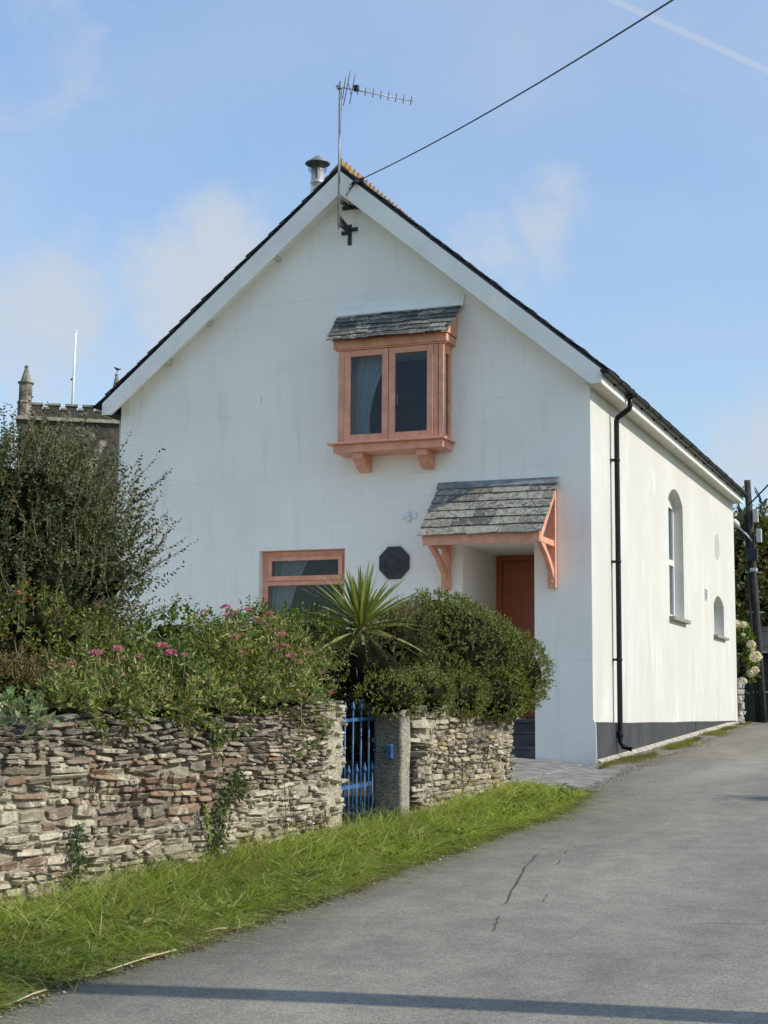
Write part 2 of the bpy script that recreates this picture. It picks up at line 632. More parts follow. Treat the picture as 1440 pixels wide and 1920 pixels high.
M['aerial_grey'] = plain('aerial_grey', (0.10, 0.105, 0.11), 0.5, 0.2, 0.1, bmp=0)
M['iron'] = plain('black_iron', (0.02, 0.021, 0.022), 0.55, var=0.2, bmp=0.1)
M['blue_iron'] = plain('blue_gate_paint', (0.028, 0.088, 0.21), 0.42, var=0.4, scale=14, bmp=0.2)
M['post_stone'] = tinted('weathered_granite', 0.95, 130, 0.55, True, 1.0, 0.012, (0.46, 0.43, 0.34), 9.0, 0.52, 0.62)
M['granite'] = plain('granite_post', (0.20, 0.19, 0.165), 0.95, var=0.6, scale=30, bmp=0.8, fine=70)
M['stone'] = tinted('rubble_stone', 0.9, 60, 0.4, True, 0.8, 0.006, (0.54, 0.48, 0.36), 6.5, 0.49, 0.58)
M['mortar'] = tinted('lime_mortar', 0.95, 40, 0.4, True, 1.0, 0.02, (0.52, 0.46, 0.34), 4.0, 0.47, 0.62)
M['asphalt'] = asphalt()
M['tar'] = plain('tar_mark', (0.065, 0.063, 0.058), 0.7, var=0.3, scale=40, bmp=0.3)
M['soil'] = plain('soil', (0.06, 0.048, 0.03), 0.95, var=0.4, scale=6, bmp=0.6, fine=25)
M['turf'] = plain('turf', (0.15, 0.18, 0.05), 0.95, var=0.45, scale=7, bmp=0.6, fine=30)
M['field'] = plain('field_grass', (0.055, 0.085, 0.022), 0.9, var=0.35, scale=1.5, bmp=0.6, fine=20)
M['paving'] = plain('slate_paving', (0.20, 0.19, 0.165), 0.8, var=0.35, scale=5, bmp=0.4, fine=30)
M['leaf'] = leafmat('leaf', 0.30, 0.5, 0.18)
M['grassblade'] = leafmat('grass_blade', 0.5, 0.5, 0.12)
M['petal'] = leafmat('petal', 0.35, 0.6, 0.2)
M['bark'] = plain('bark', (0.10, 0.075, 0.05), 0.9, var=0.35, scale=14, bmp=0.6)
M['twig'] = plain('pale_twig', (0.24, 0.20, 0.13), 0.9, var=0.3, scale=20, bmp=0.3)
M['thicket'] = plain('thicket_shade', (0.012, 0.013, 0.007), 1.0, var=0.5, scale=12, bmp=0.9, spec=0.0)  # near-black filler, coloured to stand in for deep shade inside plants
M['pole_wood'] = plain('creosoted_pole', (0.11, 0.095, 0.075), 0.9, var=0.4, scale=10, bmp=0.5)
M['far_pole'] = plain('dark_creosoted_pole', (0.045, 0.04, 0.034), 0.9, var=0.4, scale=10, bmp=0.5)
M['tower_stone'] = tinted('church_stone', 0.95, 3.0, 0.5, True, 0.8, 0.1, (0.40, 0.36, 0.28), 0.55, 0.52, 0.62)
M['cable'] = plain('black_cable', (0.012, 0.012, 0.012), 0.6, bmp=0)
M['flag_white'] = plain('white_flagpole', (0.85, 0.85, 0.85), 0.4, var=0.02, bmp=0)
M['straw'] = plain('dry_straw', (0.55, 0.44, 0.26), 0.9, var=0.2, bmp=0.2)
M['board_dark'] = plain('dark_shed_board', (0.03, 0.028, 0.026), 0.9, var=0.3, scale=8, bmp=0.4)
M['lamp_grey'] = plain('lamp_casing', (0.55, 0.56, 0.56), 0.5, var=0.05, bmp=0)
M['white_iron'] = plain('white_cast_ornament', (0.76, 0.77, 0.77), 0.6, var=0.05, bmp=0.1)

# ================================================================== SETTING
RE_Y = [-60, -20, -14, -13, -12.3, -11.4, -10.66, -9.57, -8.2, -7.1, -6.0, -4.9, -4.4, -3.7, -3.0, -2.4, -0.7, 4.25, 9, 12, 16, 60]
RE_X = [0.5, 0.5, 0.52, 0.54, 0.55, 0.64, 0.70, 0.74, 0.78, 0.83, 0.90, 0.93, 0.88, 0.76, 0.68, 0.64, 0.57, 0.45, 0.36, 0.30, 0.2, -0.9]


def road_x(y):
    return float(np.interp(y, RE_Y, RE_X)) + 0.025 * math.sin(y * 3.1) + 0.02 * math.sin(y * 9.7 + 1) + 0.016 * math.sin(y * 23.0 + 2) * math.sin(y * 1.3)


def wall_x(y):
    return float(np.interp(y, [-20, -12.6, -7.7, -6.5, -3.7, -3.4], [-1.8, -0.75, -0.04, 0.10, 0.12, 0.12]))


def structure(name, V, F, mat, tint=None):
    o = raw(name, V, F, mat, None, None, tint)
    o['kind'] = 'structure'
    return o


def sheet(name, ys, xf, zf, nx, mat, tf=None):
    V, T = [], []
    for y in ys:
        x0, x1 = xf(y)
        for i in range(nx + 1):
            k = i / nx
            x = x0 + (x1 - x0) * k
            V.append((x, y, zf(x, y, k)))
            if tf:
                T.append(tf(x, y, k))
    n = nx + 1
    F = np.array([(j * n + i, j * n + i + 1, (j + 1) * n + i + 1, (j + 1) * n + i) for j in range(len(ys) - 1) for i in range(nx)])
    return structure(name, V, F, mat, np.array(T) if tf else None)


gy = [-900, -200, -60, -30] + list(np.arange(-28, 20, 2.0)) + [30, 60, 200, 1500]
sheet('ground', gy, lambda y: (-900, 900), lambda x, y, k: ground(y) - 0.05, 2, M['field'])


def road_tint(x, y, k):
    d = x - road_x(y)
    e = 1 - 0.34 * math.exp(-max(d, 0) / 0.28)
    t = 1 + 0.16 * math.exp(-((d - 1.35) / 0.4) ** 2) + 0.13 * math.exp(-((d - 3.0) / 0.45) ** 2)
    s = 0.185 * e * t
    return (s * 1.08, s * 1.0, s * 0.80, 1)


road = sheet('road', list(np.arange(-40, -16, 2.0)) + list(np.arange(-16, 18, 0.12)) + [20, 25, 30, 40, 60],
             lambda y: (road_x(y), 5.7), lambda x, y, k: ground(y) + 0.02 * math.sin(math.pi * k), 48, M['asphalt'], road_tint)


def verge_z(x, y):
    a, b = wall_x(y) - 0.05, road_x(y) + 0.05
    k = min(max((b - x) / (b - a), 0), 1)
    return ground(y) + 0.008 + 0.09 * k ** 0.8 * float(np.interp(y, [-4.6, -3.2], [1, 0.25]))


sheet('verge', list(np.arange(-16, -3.0, 0.15)), lambda y: (wall_x(y) - 0.05, road_x(y) + 0.05), lambda x, y, k: verge_z(x, y), 12, M['turf'])
sheet('bounce_yard', list(np.arange(-8.0, 0.0, 0.5)), lambda y: (-9.5, -1.75), lambda x, y, k: 0.34, 8, plain('bounce_gravel', (0.44, 0.40, 0.33), 0.9, var=0.2, scale=20, bmp=0.5))  # unseen pale ground, added to bounce warm light onto the shaded gable
sheet('garden_bed', list(np.arange(-15, -0.1, 0.5)), lambda y: (-8.5, wall_x(y) - 0.22 if y < -3.6 else -2.1), lambda x, y, k: float(np.interp(y, [-8.2, -7.75, -6.8, -6.2], [0.47, -0.2, -0.2, 0.35])) if x > -1.4 else 0.3, 8, M['soil'])

# ---- slate paving in front of the door
path = structure('door_path', [(-2.1, -3.6, -0.12), (0.62, -3.6, -0.215), (0.62, 0.0, -0.06), (-2.1, 0.0, 0.05)], [(0, 1, 2, 3)], M['soil'])


def paving_z(x, y):
    return -0.074 * x + 0.036 * y + 0.0


pv = [(-2.0, -1.02, -3.3, -1.75), (-1.0, -0.12, -3.3, -1.85), (-0.10, 0.62, -3.2, -1.62), (-2.0, -0.95, -1.73, -0.03), (-0.93, -0.12, -1.83, -0.03), (-0.10, 0.60, -1.60, -0.33)]
for (x0, x1, y0, y1) in pv:
    j = lambda: random.uniform(-0.006, 0.006)
    P = [(x0 + j(), y0 + j()), (x1 + j(), y0 + j()), (x1 + j(), y1 + min(0, j())), (x0 + j(), y1 + min(0, j()))]
    mb = MB()
    mb.hexa([(a, b_, paving_z(a, b_) - 0.09) for a, b_ in P] + [(a, b_, paving_z(a, b_) + random.uniform(-0.004, 0.004)) for a, b_ in P])
    mb.build('paving_slab', M['paving'], path, bevel=0.008)

sheet('pavement_strip', list(np.arange(-0.76, 13.2, 0.2)), lambda y: (0.02, road_x(y) + 0.05), lambda x, y, k: ground(y) + 0.006 + 0.012 * (1 - k) if y > -0.32 else min(ground(y) + 0.006, paving_z(x, y) - 0.012), 4, M['asphalt'], lambda x, y, k: (0.17, 0.16, 0.125, 1))

# ---- tar and wear marks on the road
def ray_ground(u, v):
    d = CF + CR * (u - 720) / FPX - CU * (v - 960) / FPX
    t = 3.0
    while t < 60:
        q = CAM + t * d
        if q[2] <= ground(q[1]) + 0.01:
            return q
        t += 0.01
    return q


def tar_blob(pts, w):
    Lp, Rp = [], []
    P = [ray_ground(*p) for p in pts]
    for i, p in enumerate(P):
        d = P[min(i + 1, len(P) - 1)] - P[max(i - 1, 0)]
        d = d / (np.linalg.norm(d) + 1e-9)
        nn = np.array([-d[1], d[0], 0])
        ww = w * random.uniform(0.5, 1.2) * (0.35 if i in (0, len(P) - 1) else 1)
        z = ground(p[1]) + 0.02 * math.sin(math.pi * min(max((p[0] - road_x(p[1])) / (5.7 - road_x(p[1])), 0), 1)) + 0.005
        Lp.append((p[0] + nn[0] * ww, p[1] + nn[1] * ww, z))
        Rp.append((p[0] - nn[0] * ww, p[1] - nn[1] * ww, z))
    V = Lp + Rp
    n = len(P)
    F = [(i, i + 1, n + i + 1, n + i) for i in range(n - 1)]
    raw('tar_mark', V, F, M['tar'], road)


def dashes(a, b, steps, w, skip):
    prev = None
    for i in range(steps):
        k = i / steps
        u0, v0 = a[0] + (b[0] - a[0]) * k + random.uniform(-3, 3), a[1] + (b[1] - a[1]) * k
        if random.random() < skip:
            continue
        ln = (b[1] - a[1]) / steps * random.uniform(0.5, 1.1)
        sl = (b[0] - a[0]) / (b[1] - a[1])
        tar_blob([(u0, v0), (u0 + sl * ln * 0.5 + random.uniform(-1.5, 1.5), v0 + ln * 0.5), (u0 + sl * ln, v0 + ln)], w)


crk = [(1012, 1598), (1003, 1605), (998, 1613), (992, 1620), (984, 1628), (981, 1636), (978, 1644), (972, 1653), (969, 1661), (962, 1670), (958, 1680), (953, 1688), (949, 1698)]
tar_blob([(u + random.uniform(-2, 2), v) for u, v in crk], 0.006)
dashes((949, 1700), (922, 1750), 5, 0.007, 0.4)
dashes((1055, 1635), (1015, 1695), 8, 0.005, 0.5)
dashes((1066, 1596), (1030, 1640), 5, 0.005, 0.6)
tar_blob([(1300, 1736), (1350, 1735), (1400, 1737), (1438, 1738)], 0.004)

# ================================================================== HOUSE
house = thing('house', 'white rendered gabled house with salmon bay window and slate porch canopy', 'house', (-3.44, 0.0, 0.0))
WX0, WX1, WL = -6.88, 0.0, 11.32
RX, RZ = -3.40, 7.98          # ridge of the bargeboards
EL = (-7.05, 4.985)           # left and right top ends of the bargeboards
ER = (0.216, 4.935)
SL = (RZ - EL[1]) / (RX - EL[0])
SR = (RZ - ER[1]) / (ER[0] - RX)


def roof_z(x):
    return RZ - (RX - x) * SL if x < RX else RZ - (x - RX) * SR


# front gable wall with openings
fw = MB().prism([(WX0, 0, -0.7), (WX1, 0, -0.7), (WX1, 0, roof_z(WX1) - 0.14), (RX, 0, RZ - 0.16), (WX0, 0, roof_z(WX0) - 0.14)], (0, 0.45, 0)).build('front_wall', M['front_paint'], house)
cutters = [MB().box(-1.705, -0.742, -0.2, 0.9, 0.02, 2.78).build('door_opening', M['front_paint'], house),
           MB().box(-4.63, -3.36, -0.2, 0.9, 1.45, 2.795).build('window_opening', M['front_paint'], house),
           MB().box(-3.2, -2.0, -0.2, 0.9, 4.2, 5.4).build('bay_opening', M['front_paint'], house)]
cut(fw, cutters)


def arch_pts(y0, y1, z0, zs, zt, x, n=10):
    pts = [(x, y0, z0), (x, y1, z0), (x, y1, zs)]
    c, h = (y1 - y0) / 2, zt - zs
    R = (c * c + h * h) / (2 * h)
    a0 = math.asin(c / R)
    for i in range(1, n):
        a = a0 - 2 * a0 * i / n
        pts.append((x, (y0 + y1) / 2 + R * math.sin(a), zt - R + R * math.cos(a)))
    pts.append((x, y0, zs))
    return pts


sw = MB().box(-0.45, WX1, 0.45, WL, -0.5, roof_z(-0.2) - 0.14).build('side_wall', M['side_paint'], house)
cutters = [MB().prism(arch_pts(5.03, 6.24, 2.15, 4.0, 4.21, -0.9), (1.2, 0, 0)).build('tall_opening', M['side_paint'], house),
           MB().prism(arch_pts(9.11, 10.22, 2.06, 2.62, 2.79, -0.9), (1.2, 0, 0)).build('small_opening', M['side_paint'], house)]
cut(sw, cutters)
# thin skin so the sunny return of the front wall carries the darkened side colour
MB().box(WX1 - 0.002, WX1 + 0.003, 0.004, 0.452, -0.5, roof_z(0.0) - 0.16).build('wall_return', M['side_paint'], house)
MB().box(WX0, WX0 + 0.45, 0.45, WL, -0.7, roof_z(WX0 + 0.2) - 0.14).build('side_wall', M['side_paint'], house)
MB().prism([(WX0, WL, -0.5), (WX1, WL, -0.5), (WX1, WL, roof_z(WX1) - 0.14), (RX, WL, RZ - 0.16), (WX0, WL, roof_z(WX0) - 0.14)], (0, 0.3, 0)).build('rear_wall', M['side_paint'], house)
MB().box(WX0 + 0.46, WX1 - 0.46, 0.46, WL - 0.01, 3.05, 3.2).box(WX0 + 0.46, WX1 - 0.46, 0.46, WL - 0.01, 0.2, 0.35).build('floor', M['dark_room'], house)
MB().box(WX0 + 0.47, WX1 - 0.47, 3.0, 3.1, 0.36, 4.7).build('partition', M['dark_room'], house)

# plinth on the sunny side: grey, a little proud, its top following the slope of the paint line
P = []
ys = [0.014, 0.7, 2.0, 3.6, 5.2, 6.9, 8.6, 10.2, 11.33]
top = [0.515, 0.512, 0.50, 0.505, 0.50, 0.51, 0.507, 0.512, 0.515]
mb = MB()
for i in range(len(ys) - 1):
    if i == 4:
        continue
    mb.hexa([(-0.01, ys[i], -0.3), (0.052, ys[i], -0.3), (0.052, ys[i + 1], -0.3), (-0.01, ys[i + 1], -0.3),
             (-0.01, ys[i], top[i] + 0.01), (0.034, ys[i], top[i]), (0.034, ys[i + 1], top[i + 1]), (-0.01, ys[i + 1], top[i + 1] + 0.01)])
i = 4
mb.hexa([(-0.01, ys[i], -0.3), (0.050, ys[i], -0.3), (0.050, ys[i + 1] - 0.03, -0.3), (-0.01, ys[i + 1] - 0.03, -0.3),
         (-0.01, ys[i], top[i] + 0.01), (0.032, ys[i], top[i]), (0.032, ys[i + 1] - 0.03, top[i + 1]), (-0.01, ys[i + 1] - 0.03, top[i + 1] + 0.01)])
mb.build('plinth', M['plinth'], house)
mb = MB().hexa([(-0.06, 0.001, -0.3), (0.053, 0.001, -0.3), (0.053, 0.0135, -0.3), (-0.06, 0.0135, -0.3), (-0.06, -0.0015, 0.50), (0.035, -0.0015, 0.50), (0.035, 0.0135, 0.50), (-0.06, 0.0135, 0.50)])
mb.hexa([(-0.06, -0.0015, 0.50), (0.035, -0.0015, 0.50), (0.035, 0.0135, 0.50), (-0.06, 0.0135, 0.50), (-0.06, -0.001, 0.56), (0.004, -0.001, 0.56), (0.004, 0.0135, 0.56), (-0.06, 0.0135, 0.56)])
mb.build('plinth_return', M['front_paint'], house)

mb = MB()
for k in range(28):
    y0_, y1_ = 0.02 + k * 0.4, 0.02 + (k + 1) * 0.4
    w0, w1 = 0.10 + 0.02 * math.sin(k * 2.1), 0.10 + 0.02 * math.sin(k * 2.1 + 2.1)
    mb.hexa([(0.045, y0_, ground(y0_) - 0.03), (w0 + 0.05, y0_, ground(y0_) - 0.03), (w1 + 0.05, y1_, ground(y1_) - 0.03), (0.045, y1_, ground(y1_) - 0.03),
             (0.045, y0_, ground(y0_) + 0.06), (w0, y0_, ground(y0_) + 0.024), (w1, y1_, ground(y1_) + 0.024), (0.045, y1_, ground(y1_) + 0.06)])
mb.build('mortar_fillet', plain('pale_mortar', (0.36, 0.33, 0.26), 0.9, var=0.3, scale=8, bmp=0.4), house)

# ---- roof
OV = -0.245                                  # verge overhang in front of the gable
deck = MB()
deck.prism([(RX, OV + 0.03, RZ + 0.02), (EL[0] - 0.02, OV + 0.03, EL[1] - 0.0), (EL[0] - 0.02, OV + 0.03, EL[1] - 0.07), (RX, OV + 0.03, RZ - 0.05)], (0, WL + 0.28, 0))
deck.prism([(RX, OV + 0.03, RZ + 0.02), (ER[0] + 0.02, OV + 0.03, ER[1] - 0.0), (ER[0] + 0.02, OV + 0.03, ER[1] - 0.07), (RX, OV + 0.03, RZ - 0.05)], (0, WL + 0.28, 0))
roof = deck.build('roof', M['slate_dark'], house)
# slates: the verge slates singly, the rest of each slope as one mass
NC = 22
rest_v, rest_f = [], []


def slate_hex(p0, p1, y0, y1, lift):
    """p0 upper, p1 lower edge (x, z) of one slate"""
    d = np.array([p1[0] - p0[0], 0, p1[1] - p0[1]])
    n = np.array([-d[2], 0, d[0]])
    n = n / np.linalg.norm(n)
    if n[2] < 0:
        n = -n
    a0, a1 = np.array([p0[0], 0, p0[1]]) + n * 0.022, np.array([p1[0], 0, p1[1]]) + n * (0.026 + lift)
    t = n * 0.011
    Y = lambda q, y: (q[0], y, q[2])
    return [Y(a0, y0), Y(a1, y0), Y(a1, y1), Y(a0, y1), Y(a0 + t, y0), Y(a1 + t, y0), Y(a1 + t, y1), Y(a0 + t, y1)]


BOXF = [(0, 3, 2, 1), (4, 5, 6, 7), (0, 1, 5, 4), (1, 2, 6, 5), (2, 3, 7, 6), (3, 0, 4, 7)]
for side, (ex, ez) in enumerate((EL, ER)):
    ex2 = ex + (-0.07 if side == 0 else 0.07)
    for c in range(NC):
        k0, k1 = max(c / NC - 0.012, 0), (c + 1) / NC + 0.006
        p0 = (RX + (ex2 - RX) * k0, roof_z(RX + (ex2 - RX) * k0))
        p1 = (RX + (ex2 - RX) * k1, roof_z(RX + (ex2 - RX) * k1))
        y = OV - random.uniform(0.0, 0.02)
        first = True
        while y < WL + 0.28:
            w = random.uniform(0.28, 0.34) * (0.55 if (first and c % 2) else 1)
            hx = slate_hex(p0, p1, y, min(y + w - 0.004, WL + 0.3), 0.010 + random.uniform(0, 0.012))
            if first:
                MB().hexa(hx).build('slate', M['slate_dark'], roof)
                first = False
            else:
                b0 = len(rest_v)
                rest_v += hx
                rest_f += [tuple(i + b0 for i in f) for f in BOXF]
            y += w
st = raw('slates', rest_v, rest_f, M['slate_dark'], roof)
st['kind'] = 'stuff'

# crested clay ridge tiles
rt0 = None
ny = 26
for i in range(ny):
    y0 = OV - 0.01 + i * 0.445
    mb = MB()
    zr = RZ + 0.075
    mb.prism([(RX - 0.15, y0, RZ - 0.06), (RX - 0.14, y0, RZ - 0.035), (RX - 0.02, y0, zr), (RX + 0.02, y0, zr), (RX + 0.14, y0, RZ - 0.035), (RX + 0.15, y0, RZ - 0.06), (RX, y0, RZ + 0.055)], (0, 0.435, 0))
    for k in range(3):
        yc = y0 + 0.075 + k * 0.145
        mb.prism([(RX, yc - 0.058, zr - 0.01), (RX, yc - 0.046, zr + 0.035), (RX, yc - 0.022, zr + 0.085), (RX, yc, zr + 0.098), (RX, yc + 0.022, zr + 0.085), (RX, yc + 0.046, zr + 0.035), (RX, yc + 0.058, zr - 0.01)], (0.024, 0, 0))
    t = random.choice([(0.27, 0.17, 0.10), (0.31, 0.19, 0.10), (0.24, 0.18, 0.12), (0.36, 0.16, 0.08)])
    mb.v = [(x - 0.012 if False else x, y, z) for x, y, z in mb.v]
    mb.build('ridge_tile', M['ridge'], roof, tint=(*t, 0.62 if i < 2 else 0.15))

# ---- bargeboards (planted on the verge), soffit, fascia
BD = 0.275


def barge(e, s, ridge_in):
    x_end = e[0]
    zb = e[1] - 0.185
    lowx = x_end + (0.15 if s < 0 else -0.15)
    pts = [(RX, OV, RZ - 0.02), (x_end, OV, e[1] - 0.02), (x_end, OV, zb), (lowx, OV, zb - 0.008), (RX, OV, ridge_in)]
    MB().prism(pts, (0, 0.028, 0)).build('bargeboard', M['white_board'], house, bevel=0.004)


barge(EL, -1, RZ - 0.345)
barge(ER, 1, RZ - 0.345)
# verge soffit strips between bargeboard and wall
for e, s in ((EL, -1), (ER, 1)):
    MB().prism([(RX, OV + 0.03, RZ - 0.30), (e[0], OV + 0.03, e[1] - 0.15), (e[0], OV + 0.03, e[1] - 0.165), (RX, OV + 0.03, RZ - 0.315)], (0, -OV - 0.032, 0)).build('verge_soffit', M['white_board'], house)
# purlin ends showing under the left verge
for u, v in ((517, 492), (388, 614), (312, 688)):
    d = CF + CR * (u - 720) / FPX - CU * (v - 960) / FPX
    q = CAM + d * ((-0.12 - CAM[1]) / d[1])
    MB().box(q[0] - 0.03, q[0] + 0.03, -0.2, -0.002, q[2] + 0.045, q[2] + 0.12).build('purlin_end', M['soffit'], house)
# eaves boxing on both sides
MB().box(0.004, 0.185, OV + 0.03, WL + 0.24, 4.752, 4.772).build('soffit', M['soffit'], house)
MB().box(0.186, 0.212, OV + 0.03, WL + 0.25, 4.742, 4.915).build('fascia', M['white_board'], house, bevel=0.003)
MB().box(-7.04, WX0 - 0.004, OV + 0.03, WL + 0.24, 4.80, 4.82).build('soffit', M['black_plastic'], house)
MB().box(-7.062, -7.041, OV + 0.03, WL + 0.25, 4.80, 4.96).build('fascia', M['white_board'], house)


def gutter(xc, sgn, y0, y1, z, name='gutter'):
    prof = []
    for k in range(9):
        a = math.pi * k / 8
        prof.append((xc + sgn * 0.056 * math.cos(a), z - 0.056 * math.sin(a)))
    inner = [(xc + sgn * 0.049 * math.cos(math.pi * k / 8), z - 0.049 * math.sin(math.pi * k / 8)) for k in range(8, -1, -1)]
    pts = [(x, y0, zz) for x, zz in prof + inner]
    return MB().prism(pts, (0, y1 - y0, 0)).build(name, M['black_plastic'], house)


gut = gutter(0.272, 1, OV - 0.06, WL + 0.28, 4.895)
MB().prism([(0.272 + 0.062 * math.cos(math.pi * k / 10), OV - 0.075, 4.898 - 0.062 * math.sin(math.pi * k / 10)) for k in range(11)], (0, 0.03, 0)).build('stop_end', M['black_plastic'], gut)
for i in range(14):
    y = 0.42 + i * 0.83
    mb = MB()
    ring = [(0.272 + 0.066 * math.cos(math.pi * k / 10), y, 4.90 - 0.066 * math.sin(math.pi * k / 10)) for k in range(11)]
    ring += [(0.272 + 0.055 * math.cos(math.pi * k / 10), y, 4.90 - 0.055 * math.sin(math.pi * k / 10)) for k in range(10, -1, -1)]
    mb.prism(ring, (0, 0.05, 0))
    mb.box(0.2125, 0.225, y, y + 0.05, 4.83, 4.93)
    mb.build('gutter_bracket', M['black_plastic'], gut)
gut2 = gutter(-7.12, 1, OV - 0.06, WL + 0.28, 4.94)

# downpipe with swan neck, clips and shoe
PY = 1.12
dp = MB().tube([(0.272, PY + 0.0, 4.86), (0.272, PY, 4.70), (0.262, PY, 4.665), (0.10, PY, 4.55), (0.085, PY, 4.51), (0.085, PY, 4.4), (0.085, PY, 0.33), (0.09, PY, 0.27), (0.13, PY, 0.20), (0.235, PY, 0.175)], 0.036, 12).build('downpipe', M['black_plastic'], house)
MB().lathe((0.272, PY, 4.80), [(0.05, 0.0), (0.05, 0.07), (0.066, 0.09), (0.066, 0.12)], 12).build('outlet', M['black_plastic'], dp)
for z in (3.98, 2.62, 1.33):
    MB().lathe((0.085, PY, z - 0.018), [(0.036, 0), (0.042, 0.002), (0.042, 0.034), (0.036, 0.036)], 12).box(0.004, 0.05, PY - 0.05, PY + 0.05, z - 0.014, z + 0.014).build('pipe_clip', M['black_plastic'], dp)
MB().lathe((0.085, PY, 0.32), [(0.038, 0), (0.043, 0.01), (0.043, 0.07), (0.038, 0.08)], 12).build('shoe_collar', M['black_plastic'], dp)
MB().tube([(-6.95, 0.14, 4.8), (-6.95, 0.14, 0.0)], 0.034, 10).build('downpipe', M['lamp_grey'], house)

# ---- round patch and air vent on the sunny wall
MB().prism([(0.0, 9.60 + 0.235 * math.cos(2 * math.pi * k / 40), 3.69 + 0.235 * math.sin(2 * math.pi * k / 40)) for k in range(40)], (0.006, 0, 0)).build('roundel', plain('roundel_render', (0.44, 0.42, 0.38), 0.8, var=0.1, scale=4), house)
vt = MB().box(0.0, 0.012, 8.18, 8.38, 2.62, 2.82).build('air_vent', M['lamp_grey'], house)
for k in range(4):
    MB().box(0.013, 0.016, 8.20, 8.36, 2.645 + k * 0.042, 2.665 + k * 0.042).build('louvre', M['iron'], vt)

# ---- arched windows
aw = MB()
for z0, z1 in ((2.152, 2.22), (3.02, 3.11), (3.96, 4.0)):
    aw.box(-0.20, -0.15, 5.04, 6.23, z0, z1)
aw.box(-0.201, -0.149, 5.035, 5.10, 2.153, 4.0).box(-0.201, -0.149, 6.17, 6.237, 2.153, 4.0).box(-0.2, -0.148, 5.6, 5.67, 2.154, 4.0)
aw.prism(arch_pts(5.035, 6.237, 3.99, 4.02, 4.205, -0.19), (0.035, 0, 0))
aw = aw.build('arched_window', M['upvc'], house)
for y0, y1 in ((5.1, 5.6), (5.67, 6.17)):
    for z0, z1 in ((2.22, 3.02), (3.11, 3.96)):
        MB().box(-0.178, -0.172, y0, y1, z0, z1).build('pane', M['glass'], aw)
MB().box(-0.14, 0.085, 4.97, 6.36, 2.085, 2.145).build('sill', M['sill_slate'], aw, bevel=0.006)
aw2 = MB().box(-0.27, -0.22, 9.115, 10.215, 2.065, 2.13).box(-0.27, -0.22, 9.115, 10.215, 2.56, 2.66).box(-0.271, -0.219, 9.115, 9.18, 2.066, 2.66).box(-0.271, -0.219, 10.15, 10.215, 2.066, 2.66)
aw2.prism(arch_pts(9.115, 10.215, 2.655, 2.66, 2.785, -0.26), (0.035, 0, 0))
aw2 = aw2.build('arched_window', M['upvc'], house)
MB().box(-0.248, -0.242, 9.18, 10.15, 2.13, 2.56).build('pane', M['glass'], aw2)
MB().box(-0.20, 0.075, 9.03, 10.34, 2.005, 2.056).build('sill', M['sill_slate'], aw2, bevel=0.006)

MB().prism([(-4.655, -0.0005, 4.98), (-4.638, -0.0005, 4.90), (-4.634, -0.0005, 4.79), (-4.642, -0.0005, 4.86)], (0, -0.002, 0)).build('paint_chip', M['straw'], house)
# ---- lower front window
lw = MB()
lw.box(-4.628, -4.555, 0.12, 0.19, 1.46, 2.79).box(-3.435, -3.362, 0.12, 0.19, 1.46, 2.79).box(-4.555, -3.435, 0.121, 0.189, 2.715, 2.79).box(-4.555, -3.435, 0.121, 0.189, 1.46, 1.53).box(-4.555, -3.435, 0.119, 0.191, 2.325, 2.385)
lw = lw.build('window', M['salmon'], house, bevel=0.004)
# top-hung sash
mb = MB().box(-4.55, -3.44, 0.098, 0.15, 2.66, 2.714).box(-4.55, -3.44, 0.098, 0.15, 2.386, 2.452).box(-4.55, -4.49, 0.097, 0.149, 2.452, 2.66).box(-3.50, -3.44, 0.097, 0.149, 2.452, 2.66)
mb.build('sash', M['salmon'], lw, bevel=0.005)
MB().box(-4.49, -3.50, 0.125, 0.131, 2.452, 2.66).build('pane', M['glass'], lw)
MB().box(-4.555, -3.435, 0.150, 0.156, 1.53, 2.325).build('pane', M['glass'], lw)
MB().box(-4.66, -3.33, -0.04, 0.118, 1.40, 1.45).build('sill', M['sill_slate'], lw)


def curtain(x0, x1, y, z0, z1, parent, taper=0.0, amp=0.03, n=40):
    V = []
    for j in range(9):
        k = j / 8
        z = z1 + (z0 - z1) * k
        for i in range(n + 1):
            t = i / n
            xr = x1 - (x1 - x0) * taper * math.sin(min(k * 1.25, 1) * math.pi / 2) 
            V.append((x0 + (xr - x0) * t, y + amp * math.sin(t * 30 + 2 * math.sin(k * 2)), z))
    F = [(j * (n + 1) + i, j * (n + 1) + i + 1, (j + 1) * (n + 1) + i + 1, (j + 1) * (n + 1) + i) for j in range(8) for i in range(n)]
    raw('curtain', V, F, M['curtain'], parent, smooth=True)


curtain(-4.6, -4.0, 0.32, 1.5, 2.75, lw, 0.55, 0.025)

